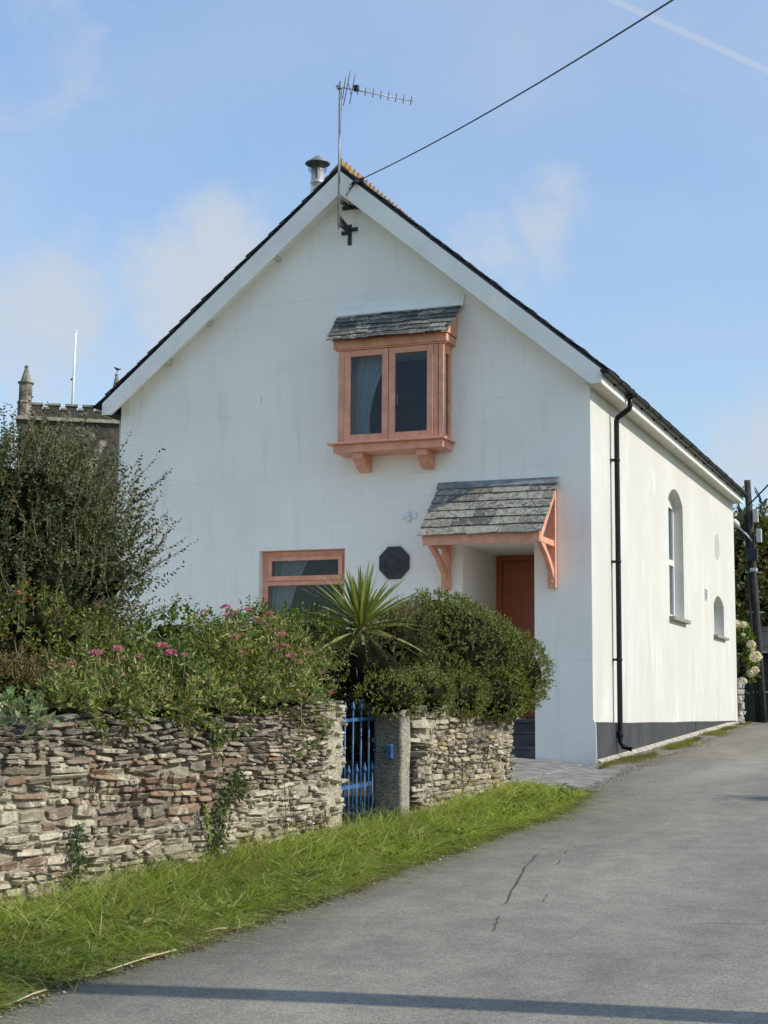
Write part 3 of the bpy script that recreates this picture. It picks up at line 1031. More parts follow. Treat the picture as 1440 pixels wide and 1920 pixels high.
# ---- door, frame, steps in the recess
DY = 1.48
MB().box(-1.76, -0.69, DY + 0.075, DY + 0.2, 0.3, 2.9).build('recess_back', M['front_paint'], house)
MB().box(-1.76, -1.706, 0.448, DY + 0.07, -0.2, 2.9).box(-0.741, -0.69, 0.448, DY + 0.07, -0.2, 2.9).box(-1.706, -0.741, 0.448, DY + 0.07, 2.785, 2.9).build('recess_lining', M['front_paint'], house)
df = MB().box(-1.703, -1.625, DY - 0.02, DY + 0.068, 0.55, 2.78).box(-0.82, -0.745, DY - 0.02, DY + 0.068, 0.55, 2.78).box(-1.625, -0.82, DY - 0.021, DY + 0.067, 2.705, 2.78).build('door_frame', M['door_red'], house, bevel=0.004)
dr = MB().box(-1.622, -0.823, DY + 0.012, DY + 0.05, 0.565, 2.702).build('door', M['door_red'], house, bevel=0.003)
for k in range(6):
    x = -1.622 + (k + 0.5) * 0.799 / 6
    MB().box(x - 0.0655, x + 0.0655, DY + 0.0085, DY + 0.0125, 0.60, 2.68).build('door_board', M['door_red'], dr, bevel=0.002)
MB().box(-1.695, -1.672, DY - 0.028, DY - 0.0205, 1.93, 1.99).box(-1.693, -1.674, DY - 0.028, DY - 0.0205, 1.83, 1.90).build('bell_push', M['steel'], df)
MB().lathe((-0.88, DY, 1.6), [(0.012, 0), (0.012, 0.03), (0.028, 0.035), (0.028, 0.06), (0.01, 0.068)], 12, (0, -1, 0)).build('door_knob', M['steel'], dr)
for (y0, z0, z1) in ((0.02, -0.1, 0.205), (0.25, 0.03, 0.395), (0.48, 0.23, 0.53)):
    MB().box(-1.703, -0.744, y0, DY + 0.06, z0, z1 - 0.035).box(-1.703, -0.744, y0 - 0.015, DY + 0.058, z1 - 0.034, z1).build('step', M['step_slate'], house, bevel=0.006)


# ---- slated little roofs
def slated(parent, T0, T1, B0, B1, courses, wmin, wmax, cols, lich, thick=0.012, rag=0.012, seed=3):
    """slates on a sloping plane; T0/T1 top left/right, B0/B1 bottom left/right"""
    R_ = random.Random(seed)
    T0, T1, B0, B1 = [np.array(p, float) for p in (T0, T1, B0, B1)]
    n = np.cross(T1 - T0, B0 - T0)
    n /= np.linalg.norm(n)
    if n[2] < 0:
        n = -n
    L0 = np.linalg.norm(T1 - T0)
    for c in range(courses):
        k0, k1 = c / courses - 0.03, (c + 1) / courses
        k1r = k1 + 0.012
        x = 0.0
        first = True
        while x < 0.999:
            w = R_.uniform(wmin, wmax) / L0
            if first and c % 2:
                w *= 0.55
            first = False
            e = min(x + w, 1.0)
            if 1 - e < wmin * 0.45 / L0:
                e = 1.0
            g_ = 0.003 / L0
            P = []
            for (a, k, tail) in ((x + g_, k0, 0), (e - g_, k0, 0), (e - g_, k1r, 1), (x + g_, k1r, 1)):
                kk = k + (R_.uniform(-rag, rag) if tail else 0)
                a2 = a + (R_.uniform(-0.004, 0.004) / L0 if 0.01 < a < 0.99 else R_.uniform(-0.012, 0.012) / L0)
                q = (T0 + (T1 - T0) * a2) * (1 - kk) + (B0 + (B1 - B0) * a2) * kk
                P.append(q + n * (0.004 + tail * (thick * 1.35 + R_.uniform(0, 0.006))))
            hx = [P[0], P[1], P[2], P[3]] + [p + n * thick for p in P]
            t = R_.choice(cols)
            j = R_.uniform(0.75, 1.25)
            MB().hexa(hx).build('slate', M['slate'], parent, tint=(t[0] * j, t[1] * j, t[2] * j, R_.uniform(*lich)), bevel=0.002)
            x = e


GR = [(0.15, 0.145, 0.12), (0.19, 0.175, 0.14), (0.115, 0.112, 0.10), (0.20, 0.175, 0.125)]
DG = [(0.085, 0.087, 0.08), (0.11, 0.11, 0.098), (0.14, 0.135, 0.11), (0.065, 0.068, 0.065)]

# porch canopy
pc = MB().prism([(-2.0, -0.002, 3.50), (-2.0, -0.74, 2.80), (-2.0, -0.74, 2.775), (-2.0, -0.002, 3.47)], (1.55, 0, 0)).build('porch_canopy', M['salmon'], house)
slated(pc, (-2.035, -0.005, 3.535), (-0.415, -0.005, 3.535), (-2.035, -0.80, 2.815), (-0.415, -0.80, 2.815), 6, 0.26, 0.52, GR, (0.4, 0.95), seed=5)
MB().prism([(-2.04, -0.003, 3.61), (-2.04, -0.012, 3.615), (-2.04, -0.075, 3.532), (-2.04, -0.075, 3.516), (-2.04, -0.003, 3.575)], (1.63, 0, 0)).build('flashing', M['lead'], pc)
MB().box(-2.05, -0.40, -0.012, -0.001, 3.60, 3.655).build('mortar_fillet', M['white_board'], pc)
MB().box(-1.975, -0.455, -0.765, -0.742, 2.705, 2.835).build('fascia', M['salmon'], pc, bevel=0.004)
for x0, x1 in ((-1.975, -1.86), (-0.548, -0.444)):
    MB().box(x0, x1, -0.075, -0.002, 2.19, 3.42).build('wall_post', M['salmon'], pc, bevel=0.005)
    xm = (x0 + x1) / 2
    MB().box(xm - 0.038, xm + 0.038, -0.74, -0.076, 2.715, 2.79).build('bearer', M['salmon'], pc, bevel=0.004)
    # curved brace
    out = []
    inn = []
    for k in range(9):
        t = k / 8
        yy = -0.076 - 0.56 * t ** 1.25
        zz = 2.36 + 0.36 * t ** 0.8 + 0.0
        out.append((xm - 0.03, yy - 0.07 * (1 - t), zz - 0.0))
        inn.append((xm - 0.03, min(yy + 0.0, -0.076) , zz + 0.11 * (1 - 0.25 * t)))
    a = [(xm - 0.031, -0.0755, 2.34), (xm - 0.031, -0.20, 2.47), (xm - 0.031, -0.38, 2.60), (xm - 0.031, -0.60, 2.713), (xm - 0.031, -0.735, 2.714), (xm - 0.031, -0.50, 2.714), (xm - 0.031, -0.28, 2.60), (xm - 0.031, -0.0755, 2.50)]
    a = [(xm - 0.031, -0.0755, 2.30), (xm - 0.031, -0.16, 2.40), (xm - 0.031, -0.36, 2.56), (xm - 0.031, -0.66, 2.7135), (xm - 0.031, -0.50, 2.7135), (xm - 0.031, -0.27, 2.58), (xm - 0.031, -0.0755, 2.44)]
    MB().prism(a, (0.062, 0, 0)).build('brace', M['salmon'], pc)
    MB().lathe((xm, -0.075, 2.27), [(0.016, 0), (0.016, 0.008), (0.008, 0.012)], 8, (0, -1, 0)).build('bolt', M['salmon'], pc)
    # sloping rafter along the end
    MB().prism([(xm - 0.045, -0.004, 3.465), (xm - 0.045, -0.739, 2.77), (xm - 0.045, -0.739, 2.715), (xm - 0.045, -0.62, 2.79), (xm - 0.045, -0.076, 3.33), (xm - 0.045, -0.076, 3.40)], (0.088, 0, 0)).build('rafter', M['salmon'], pc)

# ---- oriel bay window
BY = -0.335
bay = MB().box(-3.345, -1.855, BY + 0.02, -0.002, 5.40, 5.50).box(-3.345, -1.855, BY + 0.02, -0.002, 4.03, 4.10).build('bay_window', M['salmon'], house)
sillm = MB().box(-3.455, -1.80, BY - 0.105, 0.0 - 0.003, 4.128, 4.152).build('sill', M['salmon'], bay, bevel=0.005)
MB().box(-3.39, -1.845, BY - 0.05, -0.0025, 4.022, 4.1275).build('sill_apron', M['salmon'], bay, bevel=0.005)
MB().box(-3.40, -1.80, BY - 0.05, BY + 0.015, 5.425, 5.53).box(-1.865, -1.80, BY + 0.015, -0.002, 5.425, 5.53).box(-3.40, -3.34, BY + 0.015, -0.002, 5.425, 5.53).build('head', M['salmon'], bay, bevel=0.005)
MB().box(-3.38, -1.82, BY - 0.02, BY + 0.01, 5.405, 5.4245).build('head_mould', M['salmon'], bay, bevel=0.003)
for x0, x1 in ((-3.345, -3.255), (-1.99, -1.935), (-1.925, -1.855)):
    MB().box(x0, x1, BY, BY + 0.075, 4.153, 5.404).build('corner_post', M['salmon'], bay, bevel=0.006)
for x0, x1 in ((-3.25, -2.625), (-2.617, -1.994)):
    mb = MB()
    w = 0.088
    z0, z1 = 4.162, 5.398
    mb.box(x0, x0 + w, BY - 0.012, BY + 0.045, z0, z1).box(x1 - w, x1, BY - 0.012, BY + 0.045, z0, z1)
    mb.box(x0 + w, x1 - w, BY - 0.0115, BY + 0.0445, z1 - 0.082, z1).box(x0 + w, x1 - w, BY - 0.0115, BY + 0.0445, z0, z0 + 0.098)
    cs = mb.build('casement', M['salmon'], bay, bevel=0.006)
    MB().box(x0 + w, x1 - w, BY + 0.012, BY + 0.018, z0 + 0.098, z1 - 0.082).build('pane', M['glass'], bay)
MB().tube([(-2.525, BY + 0.06, 4.78), (-2.525, BY + 0.075, 4.72), (-2.523, BY + 0.07, 4.63)], 0.007, 6).build('window_catch', M['upvc'], bay)
# cheeks (returns) with narrow side lights
for x0, x1 in ((-1.915, -1.86), (-3.34, -3.285)):
    MB().box(x0, x1, BY + 0.076, BY + 0.12, 4.153, 5.404).box(x0, x1, -0.085, -0.003, 4.153, 5.404).box(x0, x1, BY + 0.12, -0.085, 4.153, 4.22).box(x0, x1, BY + 0.12, -0.085, 5.30, 5.404).build('cheek', M['salmon'], bay, bevel=0.004)
    MB().box((x0 + x1) / 2 - 0.003, (x0 + x1) / 2 + 0.003, BY + 0.12, -0.085, 4.22, 5.30).build('pane', M['glass'], bay)
for xc in (-3.06, -2.16):
    a = [(xc - 0.075, -0.003, 4.02), (xc - 0.075, BY - 0.0, 4.02), (xc - 0.075, BY - 0.0, 3.945), (xc - 0.075, BY + 0.07, 3.935), (xc - 0.075, BY + 0.10, 3.89), (xc - 0.075, BY + 0.17, 3.835), (xc - 0.075, -0.06, 3.80), (xc - 0.075, -0.003, 3.80)]
    MB().prism(a, (0.15, 0, 0)).build('corbel', M['salmon'], bay)
MB().prism([(-3.42, -0.003, 5.93), (-3.42, -0.40, 5.535), (-3.42, -0.003, 5.535)], (1.64, 0, 0)).build('roof_board', M['salmon'], bay)
slated(bay, (-3.49, -0.004, 5.985), (-1.70, -0.004, 5.985), (-3.46, -0.50, 5.51), (-1.735, -0.50, 5.51), 6, 0.16, 0.40, DG, (0.25, 0.9), rag=0.03, seed=9)
MB().prism([(-3.5, -0.002, 6.12), (-3.5, -0.016, 6.12), (-3.5, -0.035, 6.04), (-3.5, -0.075, 5.972), (-3.5, -0.07, 5.955), (-3.5, -0.002, 6.0)], (1.82, 0, 0)).build('flashing', M['white_board'], bay)
curtain(-3.17, -2.66, -0.12, 4.2, 5.38, bay, 0.62, 0.018)

# ---- flue
FX, FY = -4.357, 1.15
fl = MB().lathe((FX, FY, 7.05), [(0.105, 0), (0.105, 0.98), (0.115, 0.985), (0.115, 1.02), (0.10, 1.025), (0.10, 1.30), (0.106, 1.305), (0.106, 1.33), (0.098, 1.335), (0.098, 1.53), (0.09, 1.53)], 24).build('flue', M['steel'], house)
MB().lathe((FX, FY, 8.655), [(0.185, 0.0), (0.183, 0.012), (0.10, 0.065), (0.06, 0.10), (0.045, 0.115), (0.0, 0.122)], 28).build('cowl', plain('weathered_cowl', (0.30, 0.31, 0.28), 0.5, 0.7, 0.2, 9, 0.1), fl)
cg = MB()
for k in range(22):
    a = 2 * math.pi * k / 22
    cg.tube([(FX + 0.105 * math.cos(a), FY + 0.105 * math.sin(a), 8.53), (FX + 0.135 * math.cos(a), FY + 0.135 * math.sin(a), 8.56), (FX + 0.135 * math.cos(a), FY + 0.135 * math.sin(a), 8.66)], 0.0022, 4)
for z in (8.56, 8.60, 8.64):
    cg.tube([(FX + 0.135 * math.cos(2 * math.pi * k / 24), FY + 0.135 * math.sin(2 * math.pi * k / 24), z) for k in range(25)], 0.0022, 4)
cg.build('bird_cage', M['iron'], fl)
MB().bar((FX + 0.03, FY - 0.10, 8.40), (FX + 0.04, FY - 0.12, 8.66), 0.02, 0.006).build('cowl_strap', M['iron'], fl)
MB().lathe((FX, FY, 7.12), [(0.15, -0.05), (0.13, 0.06), (0.112, 0.10)], 20).build('flue_collar', M['lead'], fl)

# ================================================================== THINGS ON THE HOUSE
# ---- TV aerial on its mast
MXY = (-3.355, -0.36)
ae = thing('television_aerial', 'grey multi-element television aerial on a tall steel mast at the gable peak', 'aerial', (MXY[0], MXY[1], 7.1))
MB().tube([(MXY[0], MXY[1], 7.10), (MXY[0] - 0.003, MXY[1], 9.18)], 0.0165, 10).build('mast', M['galv'], ae)
A0, A1 = np.array([MXY[0] - 0.05, MXY[1] - 0.04, 9.105]), np.array([-2.55, 0.34, 9.055])
bd = (A1 - A0) / np.linalg.norm(A1 - A0)
MB().tube([A0, A1], 0.008, 6).build('boom', M['galv'], ae)
side = np.cross(bd, [0, 0, 1.0])
tilt = side * 0.45 + np.array([0, 0, 0.9])
tilt /= np.linalg.norm(tilt)
Lb = np.linalg.norm(A1 - A0)
for k in range(8):
    c = A0 + bd * (Lb - 0.03 - k * 0.112)
    MB().tube([c - tilt * 0.055, c + tilt * 0.065], 0.0065, 6).build('director', M['aerial_grey'], ae)
for off, hh, tl in ((0.16, 0.24, 0.75), (0.24, 0.20, 0.7), (0.12, 0.15, 0.5), (0.20, 0.13, -0.6)):
    c = A0 + bd * off
    dvec = side * tl + np.array([0, 0, 1.0])
    dvec /= np.linalg.norm(dvec)
    MB().tube([c - dvec * hh, c + dvec * hh], 0.006, 6).build('reflector', M['aerial_grey'], ae)
MB().box(A0[0] + 0.20, A0[0] + 0.27, A0[1] + 0.14, A0[1] + 0.20, 9.07, 9.15).build('junction_box', M['iron'], ae, bevel=0.008)
MB().box(MXY[0] - 0.04, MXY[0] + 0.03, MXY[1] - 0.035, MXY[1] + 0.02, 9.07, 9.13).build('clamp', M['galv'], ae, bevel=0.006)
MB().tube([(MXY[0] + 0.02, MXY[1], 9.05)] + [(MXY[0] + 0.022 + 0.006 * math.sin(k), MXY[1] - 0.015, 9.05 - k * 0.12) for k in range(1, 12)], 0.004, 5).build('coaxial_cable', M['cable'], ae)
# lower wall bracket (T) and upper one
br = MB().bar((MXY[0], MXY[1] + 0.0, 7.18), (-3.33, -0.012, 7.14), 0.035, 0.05).bar((MXY[0], MXY[1] + 0.02, 7.27), (-3.325, -0.02, 7.16), 0.03, 0.05)
br.box(-3.365, -3.31, -0.02, -0.001, 6.97, 7.26).box(-3.31, -3.22, -0.02, -0.001, 7.16, 7.215).box(-3.46, -3.365, -0.02, -0.001, 7.12, 7.175)
br.build('wall_bracket', M['iron'], ae, bevel=0.004)
br = MB().bar((MXY[0], MXY[1], 7.50), (-3.33, -0.012, 7.50), 0.035, 0.05).box(-3.45, -3.2, -0.02, -0.001, 7.475, 7.53)
br.build('wall_bracket', M['iron'], ae, bevel=0.004)
MB().tube([(MXY[0] - 0.035, MXY[1] - 0.01, 7.53), (MXY[0] - 0.03, MXY[1] - 0.045, 7.52), (MXY[0] + 0.03, MXY[1] - 0.045, 7.52), (MXY[0] + 0.06, MXY[1], 7.55)], 0.006, 6).build('u_bolt', M['galv'], ae)
MB().tube([(MXY[0] - 0.035, MXY[1] - 0.01, 7.2), (MXY[0] - 0.03, MXY[1] - 0.04, 7.19), (MXY[0] + 0.03, MXY[1] - 0.04, 7.19)], 0.006, 6).build('u_bolt', M['galv'], ae)

# ---- octagonal plaque with a worn relief: an arch, a standing figure in profile and a line of letters
pq = thing('wall_plaque', 'dark octagonal cast plaque with worn relief on the white front wall', 'plaque', (-2.648, 0.0, 2.578))
oc = [(-2.648 + 0.232 * math.cos(math.pi / 8 + k * math.pi / 4) * 0.985, -0.001, 2.577 + 0.232 * math.sin(math.pi / 8 + k * math.pi / 4)) for k in range(8)]
MB().prism(oc, (0, -0.026, 0)).build('plate', M['plaque'], pq, bevel=0.004)
ar = [(-2.665 + 0.115 * math.cos(math.pi * k / 14), -0.029, 2.555 + 0.125 * math.sin(math.pi * k / 14)) for k in range(4, 15)]
ar += [(-2.780, -0.029, 2.53), (-2.64, -0.029, 2.53)]
MB().tube(ar, 0.0045, 6).build('arch_line', M['plaque'], pq)
fig = [(-2.625, 2.53), (-2.63, 2.575), (-2.645, 2.61), (-2.625, 2.635), (-2.615, 2.665), (-2.60, 2.67), (-2.592, 2.655), (-2.60, 2.635), (-2.588, 2.60), (-2.575, 2.55), (-2.58, 2.53)]
MB().prism([(x, -0.0265, z) for x, z in fig], (0, -0.006, 0)).build('relief_figure', M['plaque'], pq, bevel=0.002)
for k in range(7):
    x = -2.735 + k * 0.026
    MB().box(x, x + 0.006, -0.0305, -0.0262, 2.475, 2.51).box(x + 0.006, x + 0.015, -0.0303, -0.0262, 2.475 + 0.014 * (k % 2), 2.482 + 0.014 * (k % 2)).build('worn_letter', M['plaque'], pq)

# ---- small white cast ornament
orn = thing('wall_ornament', 'small white winged cast ornament on the wall beside the porch canopy', 'ornament', (-2.449, 0, 3.18))
MB().lathe((-2.449, -0.002, 3.20), [(0.052, 0), (0.052, 0.012), (0.046, 0.016), (0.030, 0.012), (0.026, 0.03), (0.012, 0.035)], 16, (0, -1, 0)).build('roundel', M['white_iron'], orn)
MB().lathe((-2.449, -0.002, 3.143), [(0.034, 0), (0.034, 0.018), (0.022, 0.026), (0.01, 0.03)], 14, (0, -1, 0)).build('roundel', M['white_iron'], orn)
for s in (-1, 1):
    MB().prism([(-2.449 + s * a, -0.002, z) for a, z in ((0.045, 3.215), (0.075, 3.225), (0.105, 3.235), (0.108, 3.15), (0.08, 3.15), (0.045, 3.18))], (0, -0.014, 0)).build('wing', M['white_iron'], orn, bevel=0.004)

# ---- overhead wire and the roadside pole it comes from
WA = np.array([-3.09, -0.26, 7.786])
WB = np.array([6.1, -12.5, 5.1])
wire = thing('overhead_wire', 'thin black overhead wire running from the gable peak up to the right', 'wire', tuple(WA))
pts = [tuple(WA + (WB - WA) * t - np.array([0, 0, 0.18 * 4 * t * (1 - t)])) for t in np.linspace(0, 1, 40)]
MB().tube(pts, 0.0075, 6).build('cable', M['cable'], wire)
MB().box(-3.17, -3.03, OV - 0.05, OV - 0.001, 7.74, 7.80).tube([(-3.10, OV - 0.03, 7.77), (-3.16, OV - 0.05, 7.75), (-3.2, OV - 0.03, 7.73)], 0.022, 6).build('anchor_clamp', M['iron'], wire)
MB().tube([(-3.16, OV - 0.03, 7.74), (-3.22, OV - 0.02, 7.68), (-3.29, OV - 0.01, 7.60), (-3.28, -0.14, 7.50), (-3.20, -0.05, 7.45)], 0.006, 6).build('lead_in_cable', M['cable'], wire)
MB().tube([(-3.18, OV - 0.03, 7.73), (-3.25, OV - 0.03, 7.66), (-3.235, OV - 0.03, 7.72), (-3.15, OV - 0.03, 7.77)], 0.004, 5).build('lead_in_cable', M['cable'], wire)
pl = thing('utility_pole', 'wooden utility pole at the near roadside whose shadow crosses the road', 'pole', (6.1, -11.94, ground(-11.94)))
MB().tube([(6.1, -11.92, ground(-11.94) - 0.3), (6.1, -12.2, 2.5), (6.1, -12.53, 5.6)], [0.115, 0.11, 0.095], 14).build('shaft', M['pole_wood'], pl)
MB().box(6.0, 6.2, -12.66, -12.62, 5.05, 5.15).build('wire_bracket', M['iron'], pl)

# ================================================================== STONE WALLS
def snoise(p, f=1.0, seed=0.0):
    return mnoise.noise(Vector((p[0] * f + seed, p[1] * f - seed, p[2] * f + 2 * seed)))


def stone_shape(R_, la, hb, dep):
    """irregular slab: outline ring at the back, chamfered front; local (a, b, c) with c outwards"""
    pts = []
    ca = la / 2
    cb = hb / 2
    base = [(-1, -0.75), (-0.45, -1), (0.4, -1), (1, -0.8), (1, 0.7), (0.5, 1), (-0.4, 1), (-1, 0.8)]
    for (a, b) in base:
        ja = R_.uniform(0.82, 1.03) if abs(a) == 1 else R_.uniform(0.7, 1.25)
        jb = R_.uniform(0.72, 1.04)
        pts.append((a * ca * ja, b * cb * jb))
    n = len(pts)
    V, F = [], []
    tl = R_.uniform(-0.012, 0.012)
    tb = R_.uniform(-0.010, 0.014)
    ch = min(0.007, hb * 0.16)
    for (a, b) in pts:
        V.append((a, b, -0.05))
    for (a, b) in pts:
        V.append((a, b, dep - ch + tl * a / ca + tb * b / cb + R_.uniform(-0.003, 0.003)))
    for (a, b) in pts:
        V.append((a * (1 - ch / ca * 0.9), b * (1 - min(ch / cb, 0.45)), dep + tl * a / ca + tb * b / cb + R_.uniform(-0.003, 0.004)))
    V.append((0, 0, dep + R_.uniform(-0.003, 0.003)))
    for i in range(n):
        j = (i + 1) % n
        F.append((i, j, n + j, n + i))
        F.append((n + i, n + j, 2 * n + j, 2 * n + i))
        F.append((2 * n + i, 2 * n + j, 3 * n))
    return np.array(V), F


class RubbleWall:
    def __init__(s, name, label, plan, zb, zt, thick, seed, org, palette, lime, rows, recess=0.019):
        """plan: list of (x, y) along the visible face; zb, zt: functions of arc length"""
        s.R = random.Random(seed)
        s.P = [np.array(p, float) for p in plan]
        s.S = [0.0]
        for a, b in zip(s.P, s.P[1:]):
            s.S.append(s.S[-1] + float(np.linalg.norm(b - a)))
        s.len = s.S[-1]
        s.thing = thing(name, label, 'wall', org)
        s.zb, s.zt = zb, zt
        s.stones = []
        s.core(thick, recess, lime)
        s.lay(palette, lime, rows)

    def at(s, t):
        t = min(max(t, 0), s.len)
        x = np.interp(t, s.S, [p[0] for p in s.P])
        y = np.interp(t, s.S, [p[1] for p in s.P])
        e = 0.03
        x1, y1 = np.interp(min(t + e, s.len), s.S, [p[0] for p in s.P]), np.interp(min(t + e, s.len), s.S, [p[1] for p in s.P])
        x0, y0 = np.interp(max(t - e, 0), s.S, [p[0] for p in s.P]), np.interp(max(t - e, 0), s.S, [p[1] for p in s.P])
        d = np.array([x1 - x0, y1 - y0])
        d /= np.linalg.norm(d)
        return np.array([x, y]), d, np.array([d[1], -d[0]])

    def core(s, thick, recess, lime):
        ns = int(s.len / 0.03)
        nz = 44
        V, T = [], []
        for i in range(ns + 1):
            t = s.len * i / ns
            p, d, n = s.at(t)
            zt = s.zt(t) - 0.03
            zb = s.zb(t)
            for j in range(nz + 1):
                z = zb + (zt - zb) * j / nz
                q = np.array([p[0], p[1], z])
                r = recess * (1.5 - 1.6 * min(1, max(0, lime(t, z)))) + 0.014 * snoise(q, 9, 3) + 0.012 * snoise(q, 25, 1)
                V.append((p[0] - n[0] * r, p[1] - n[1] * r, z))
                l = lime(t, z)
                T.append((0.19 + 0.18 * l, 0.165 + 0.16 * l, 0.125 + 0.11 * l, l))
            V.append((p[0] - n[0] * thick, p[1] - n[1] * thick, zt + 0.0))
            T.append((0.14, 0.12, 0.09, 0.2))
            V.append((p[0] - n[0] * thick, p[1] - n[1] * thick, zb))
            T.append((0.14, 0.12, 0.09, 0.2))
        m = nz + 3
        F = np.array([(i * m + j, (i + 1) * m + j, (i + 1) * m + j + 1, i * m + j + 1) for i in range(ns) for j in range(m - 1)])
        raw('mortar_core', V, F, M['mortar'], s.thing, tint=np.array(T), smooth=True)

    def lay(s, palette, lime, rows):
        R_ = s.R
        zmin = min(s.zb(t) for t in np.linspace(0, s.len, 20))
        zmax = max(s.zt(t) for t in np.linspace(0, s.len, 60)) + 0.05
        items = []
        # panels of different coursing, with ragged seams
        for (t0, t1, hfun) in rows:
            z = zmin + R_.uniform(-0.03, 0.0)
            while z < zmax:
                h = hfun(R_, z)
                t = t0 + R_.uniform(-0.09, 0.06)
                while t < t1 + R_.uniform(-0.05, 0.08):
                    la = h * R_.choice([1.5, 2.0, 2.6, 3.4, 4.4, 6.0]) * R_.uniform(0.8, 1.25)
                    la = min(max(la, 0.05), 0.36)
                    tc_ = t + la / 2
                    t += la + R_.uniform(0.0, 0.014)
                    wob = 0.022 * math.sin(tc_ * 2.3 + z * 5) + 0.008 * math.sin(tc_ * 7 + z * 11)
                    if h > 0.055 and R_.random() < 0.25:
                        hh = h * R_.uniform(0.4, 0.6)
                        parts = [(hh, z + hh / 2), (h - hh, z + hh + (h - hh) / 2)]
                    else:
                        parts = [(h, z + h / 2)]
                    for (ph, zc) in parts:
                        zc += wob
                        if tc_ < 0.01 or tc_ > s.len - 0.005:
                            continue
                        if zc + ph / 2 > s.zt(tc_) + R_.uniform(-0.005, 0.03) or zc < s.zb(tc_) - 0.02:
                            continue
                        if R_.random() < 0.06 + (0.5 if lime(tc_, zc) > 0.95 else 0):
                            continue
                        items.append((tc_, zc, la * R_.uniform(0.9, 1.0), ph * R_.uniform(0.84, 1.0)))
                z += h + 0.002
        V_rest, F_rest, T_rest = [], [], []
        items.sort(key=lambda a: -a[2] * a[3])
        for idx, (tc_, zc, la, ph) in enumerate(items):
            p, d, n = s.at(tc_)
            thin = ph < 0.036
            dep = R_.uniform(-0.002, 0.022) + (R_.uniform(0, 0.03) if (thin or zc > s.zt(tc_) - 0.22) else 0)
            V, F = stone_shape(R_, la, ph, dep)
            rot = R_.gauss(0, 0.05) + (R_.gauss(0, 0.10) if thin else 0)
            c_, s_ = math.cos(rot), math.sin(rot)
            a, b, c = V[:, 0] * c_ - V[:, 1] * s_, V[:, 0] * s_ + V[:, 1] * c_, V[:, 2]
            W = np.stack([p[0] + d[0] * a + n[0] * c, p[1] + d[1] * a + n[1] * c, zc + b], 1)
            col = palette(R_, tc_, zc, la, ph)
            j = R_.uniform(0.86, 1.14)
            tint = (col[0] * j, col[1] * j, col[2] * j, min(1, max(0, lime(tc_, zc) + R_.uniform(-0.35, 0.3))))
            dep_ = None
            if idx < 290:
                raw('stone', W, F, M['stone'], s.thing, tint=tint)
            else:
                b0 = len(V_rest)
                V_rest += list(W)
                F_rest += [tuple(i + b0 for i in f) for f in F]
                T_rest += [tint] * len(W)
        if V_rest:
            o = raw('small_stones', V_rest, F_rest, M['stone'], s.thing, tint=np.array(T_rest))
            o['kind'] = 'stuff'


GREY = [(0.18, 0.155, 0.12), (0.22, 0.19, 0.145), (0.135, 0.122, 0.10), (0.25, 0.21, 0.155), (0.20, 0.16, 0.115)]
BROWN = [(0.20, 0.125, 0.085), (0.17, 0.115, 0.085), (0.23, 0.155, 0.105), (0.19, 0.145, 0.11)]
TAN = [(0.33, 0.28, 0.19), (0.38, 0.33, 0.24), (0.28, 0.25, 0.18)]

# left garden wall: straight run then a rounded end at the gate
A_ = np.array([-1.05, -14.6])
B_ = np.array([-0.065, -7.88])
plan1 = [A_ + (B_ - A_) * k for k in np.linspace(0, 1, 30)]
dw = (B_ - A_) / np.linalg.norm(B_ - A_)
nw = np.array([dw[1], -dw[0]])
cen = B_ - nw * 0.24
for k in range(1, 10):
    a = (math.pi / 2) * k / 9
    plan1.append(cen + nw * 0.24 * math.cos(a) + dw * 0.24 * math.sin(a))
plan1.append(cen + dw * 0.24 - nw * 0.14)
LW1 = float(np.linalg.norm(B_ - A_))


def y_of(t):
    return A_[1] + (B_[1] - A_[1]) * min(t / LW1, 1) + max(0, t - LW1) * 0.6


def zt1(t):
    y = y_of(t)
    z = float(np.interp(y, [-14.6, -12, -11.4, -11.18, -10.6, -10.0, -9.5, -8.8, -8.4, -7.95, -7.8], [0.35, 0.42, 0.50, 0.57, 0.60, 0.555, 0.56, 0.61, 0.69, 0.73, 0.70]))
    if t > LW1:
        z -= 0.30 * ((t - LW1) / 0.45) ** 2
    return z + 0.02 * math.sin(t * 11) + 0.012 * math.sin(t * 29)


def zb1(t):
    return ground(y_of(t)) - 0.12


def pal1(R_, t, z, la, ph):
    y = y_of(t)
    if -10.55 < y < -9.35 and -0.12 < z < 0.30 and R_.random() < 0.75:
        return R_.choice(BROWN)
    if z > zt1(t) - 0.22:
        return R_.choice(GREY + [(0.15, 0.14, 0.115), (0.24, 0.21, 0.16)])
    r = R_.random()
    if r < 0.52:
        return R_.choice(GREY)
    if r < 0.64:
        return R_.choice(BROWN)
    return R_.choice(TAN)


def lime1(t, z):
    y = y_of(t)
    h = (z - zb1(t)) / (zt1(t) - zb1(t))
    l = 0.54 - 0.65 * max(0, h - 0.66) / 0.34
    if y > -9.3:
        l += 0.22 if h < 0.55 else -0.2
    if t > LW1 - 0.16:
        l = 1.0
    if -10.5 < y < -9.4 and 0.45 < h < 0.68:
        l -= 0.4
    return l


seam = LW1 - 1.34
rows1 = [(0.0, seam, lambda R_, z: R_.choice([R_.uniform(0.05, 0.085), R_.uniform(0.028, 0.05)]) if -0.08 < z < 0.24 else R_.uniform(0.026, 0.062) if z < 0.30 else R_.uniform(0.022, 0.045)),
         (seam, LW1 + 0.42, lambda R_, z: R_.uniform(0.026, 0.05) if z < 0.22 else R_.uniform(0.018, 0.036))]
w1 = RubbleWall('garden_wall', 'long rubble stone garden wall with rounded end left of the blue gate', plan1, zb1, zt1, 0.42, 21, (-0.5, -11.0, ground(-11.0)), pal1, lime1, rows1)
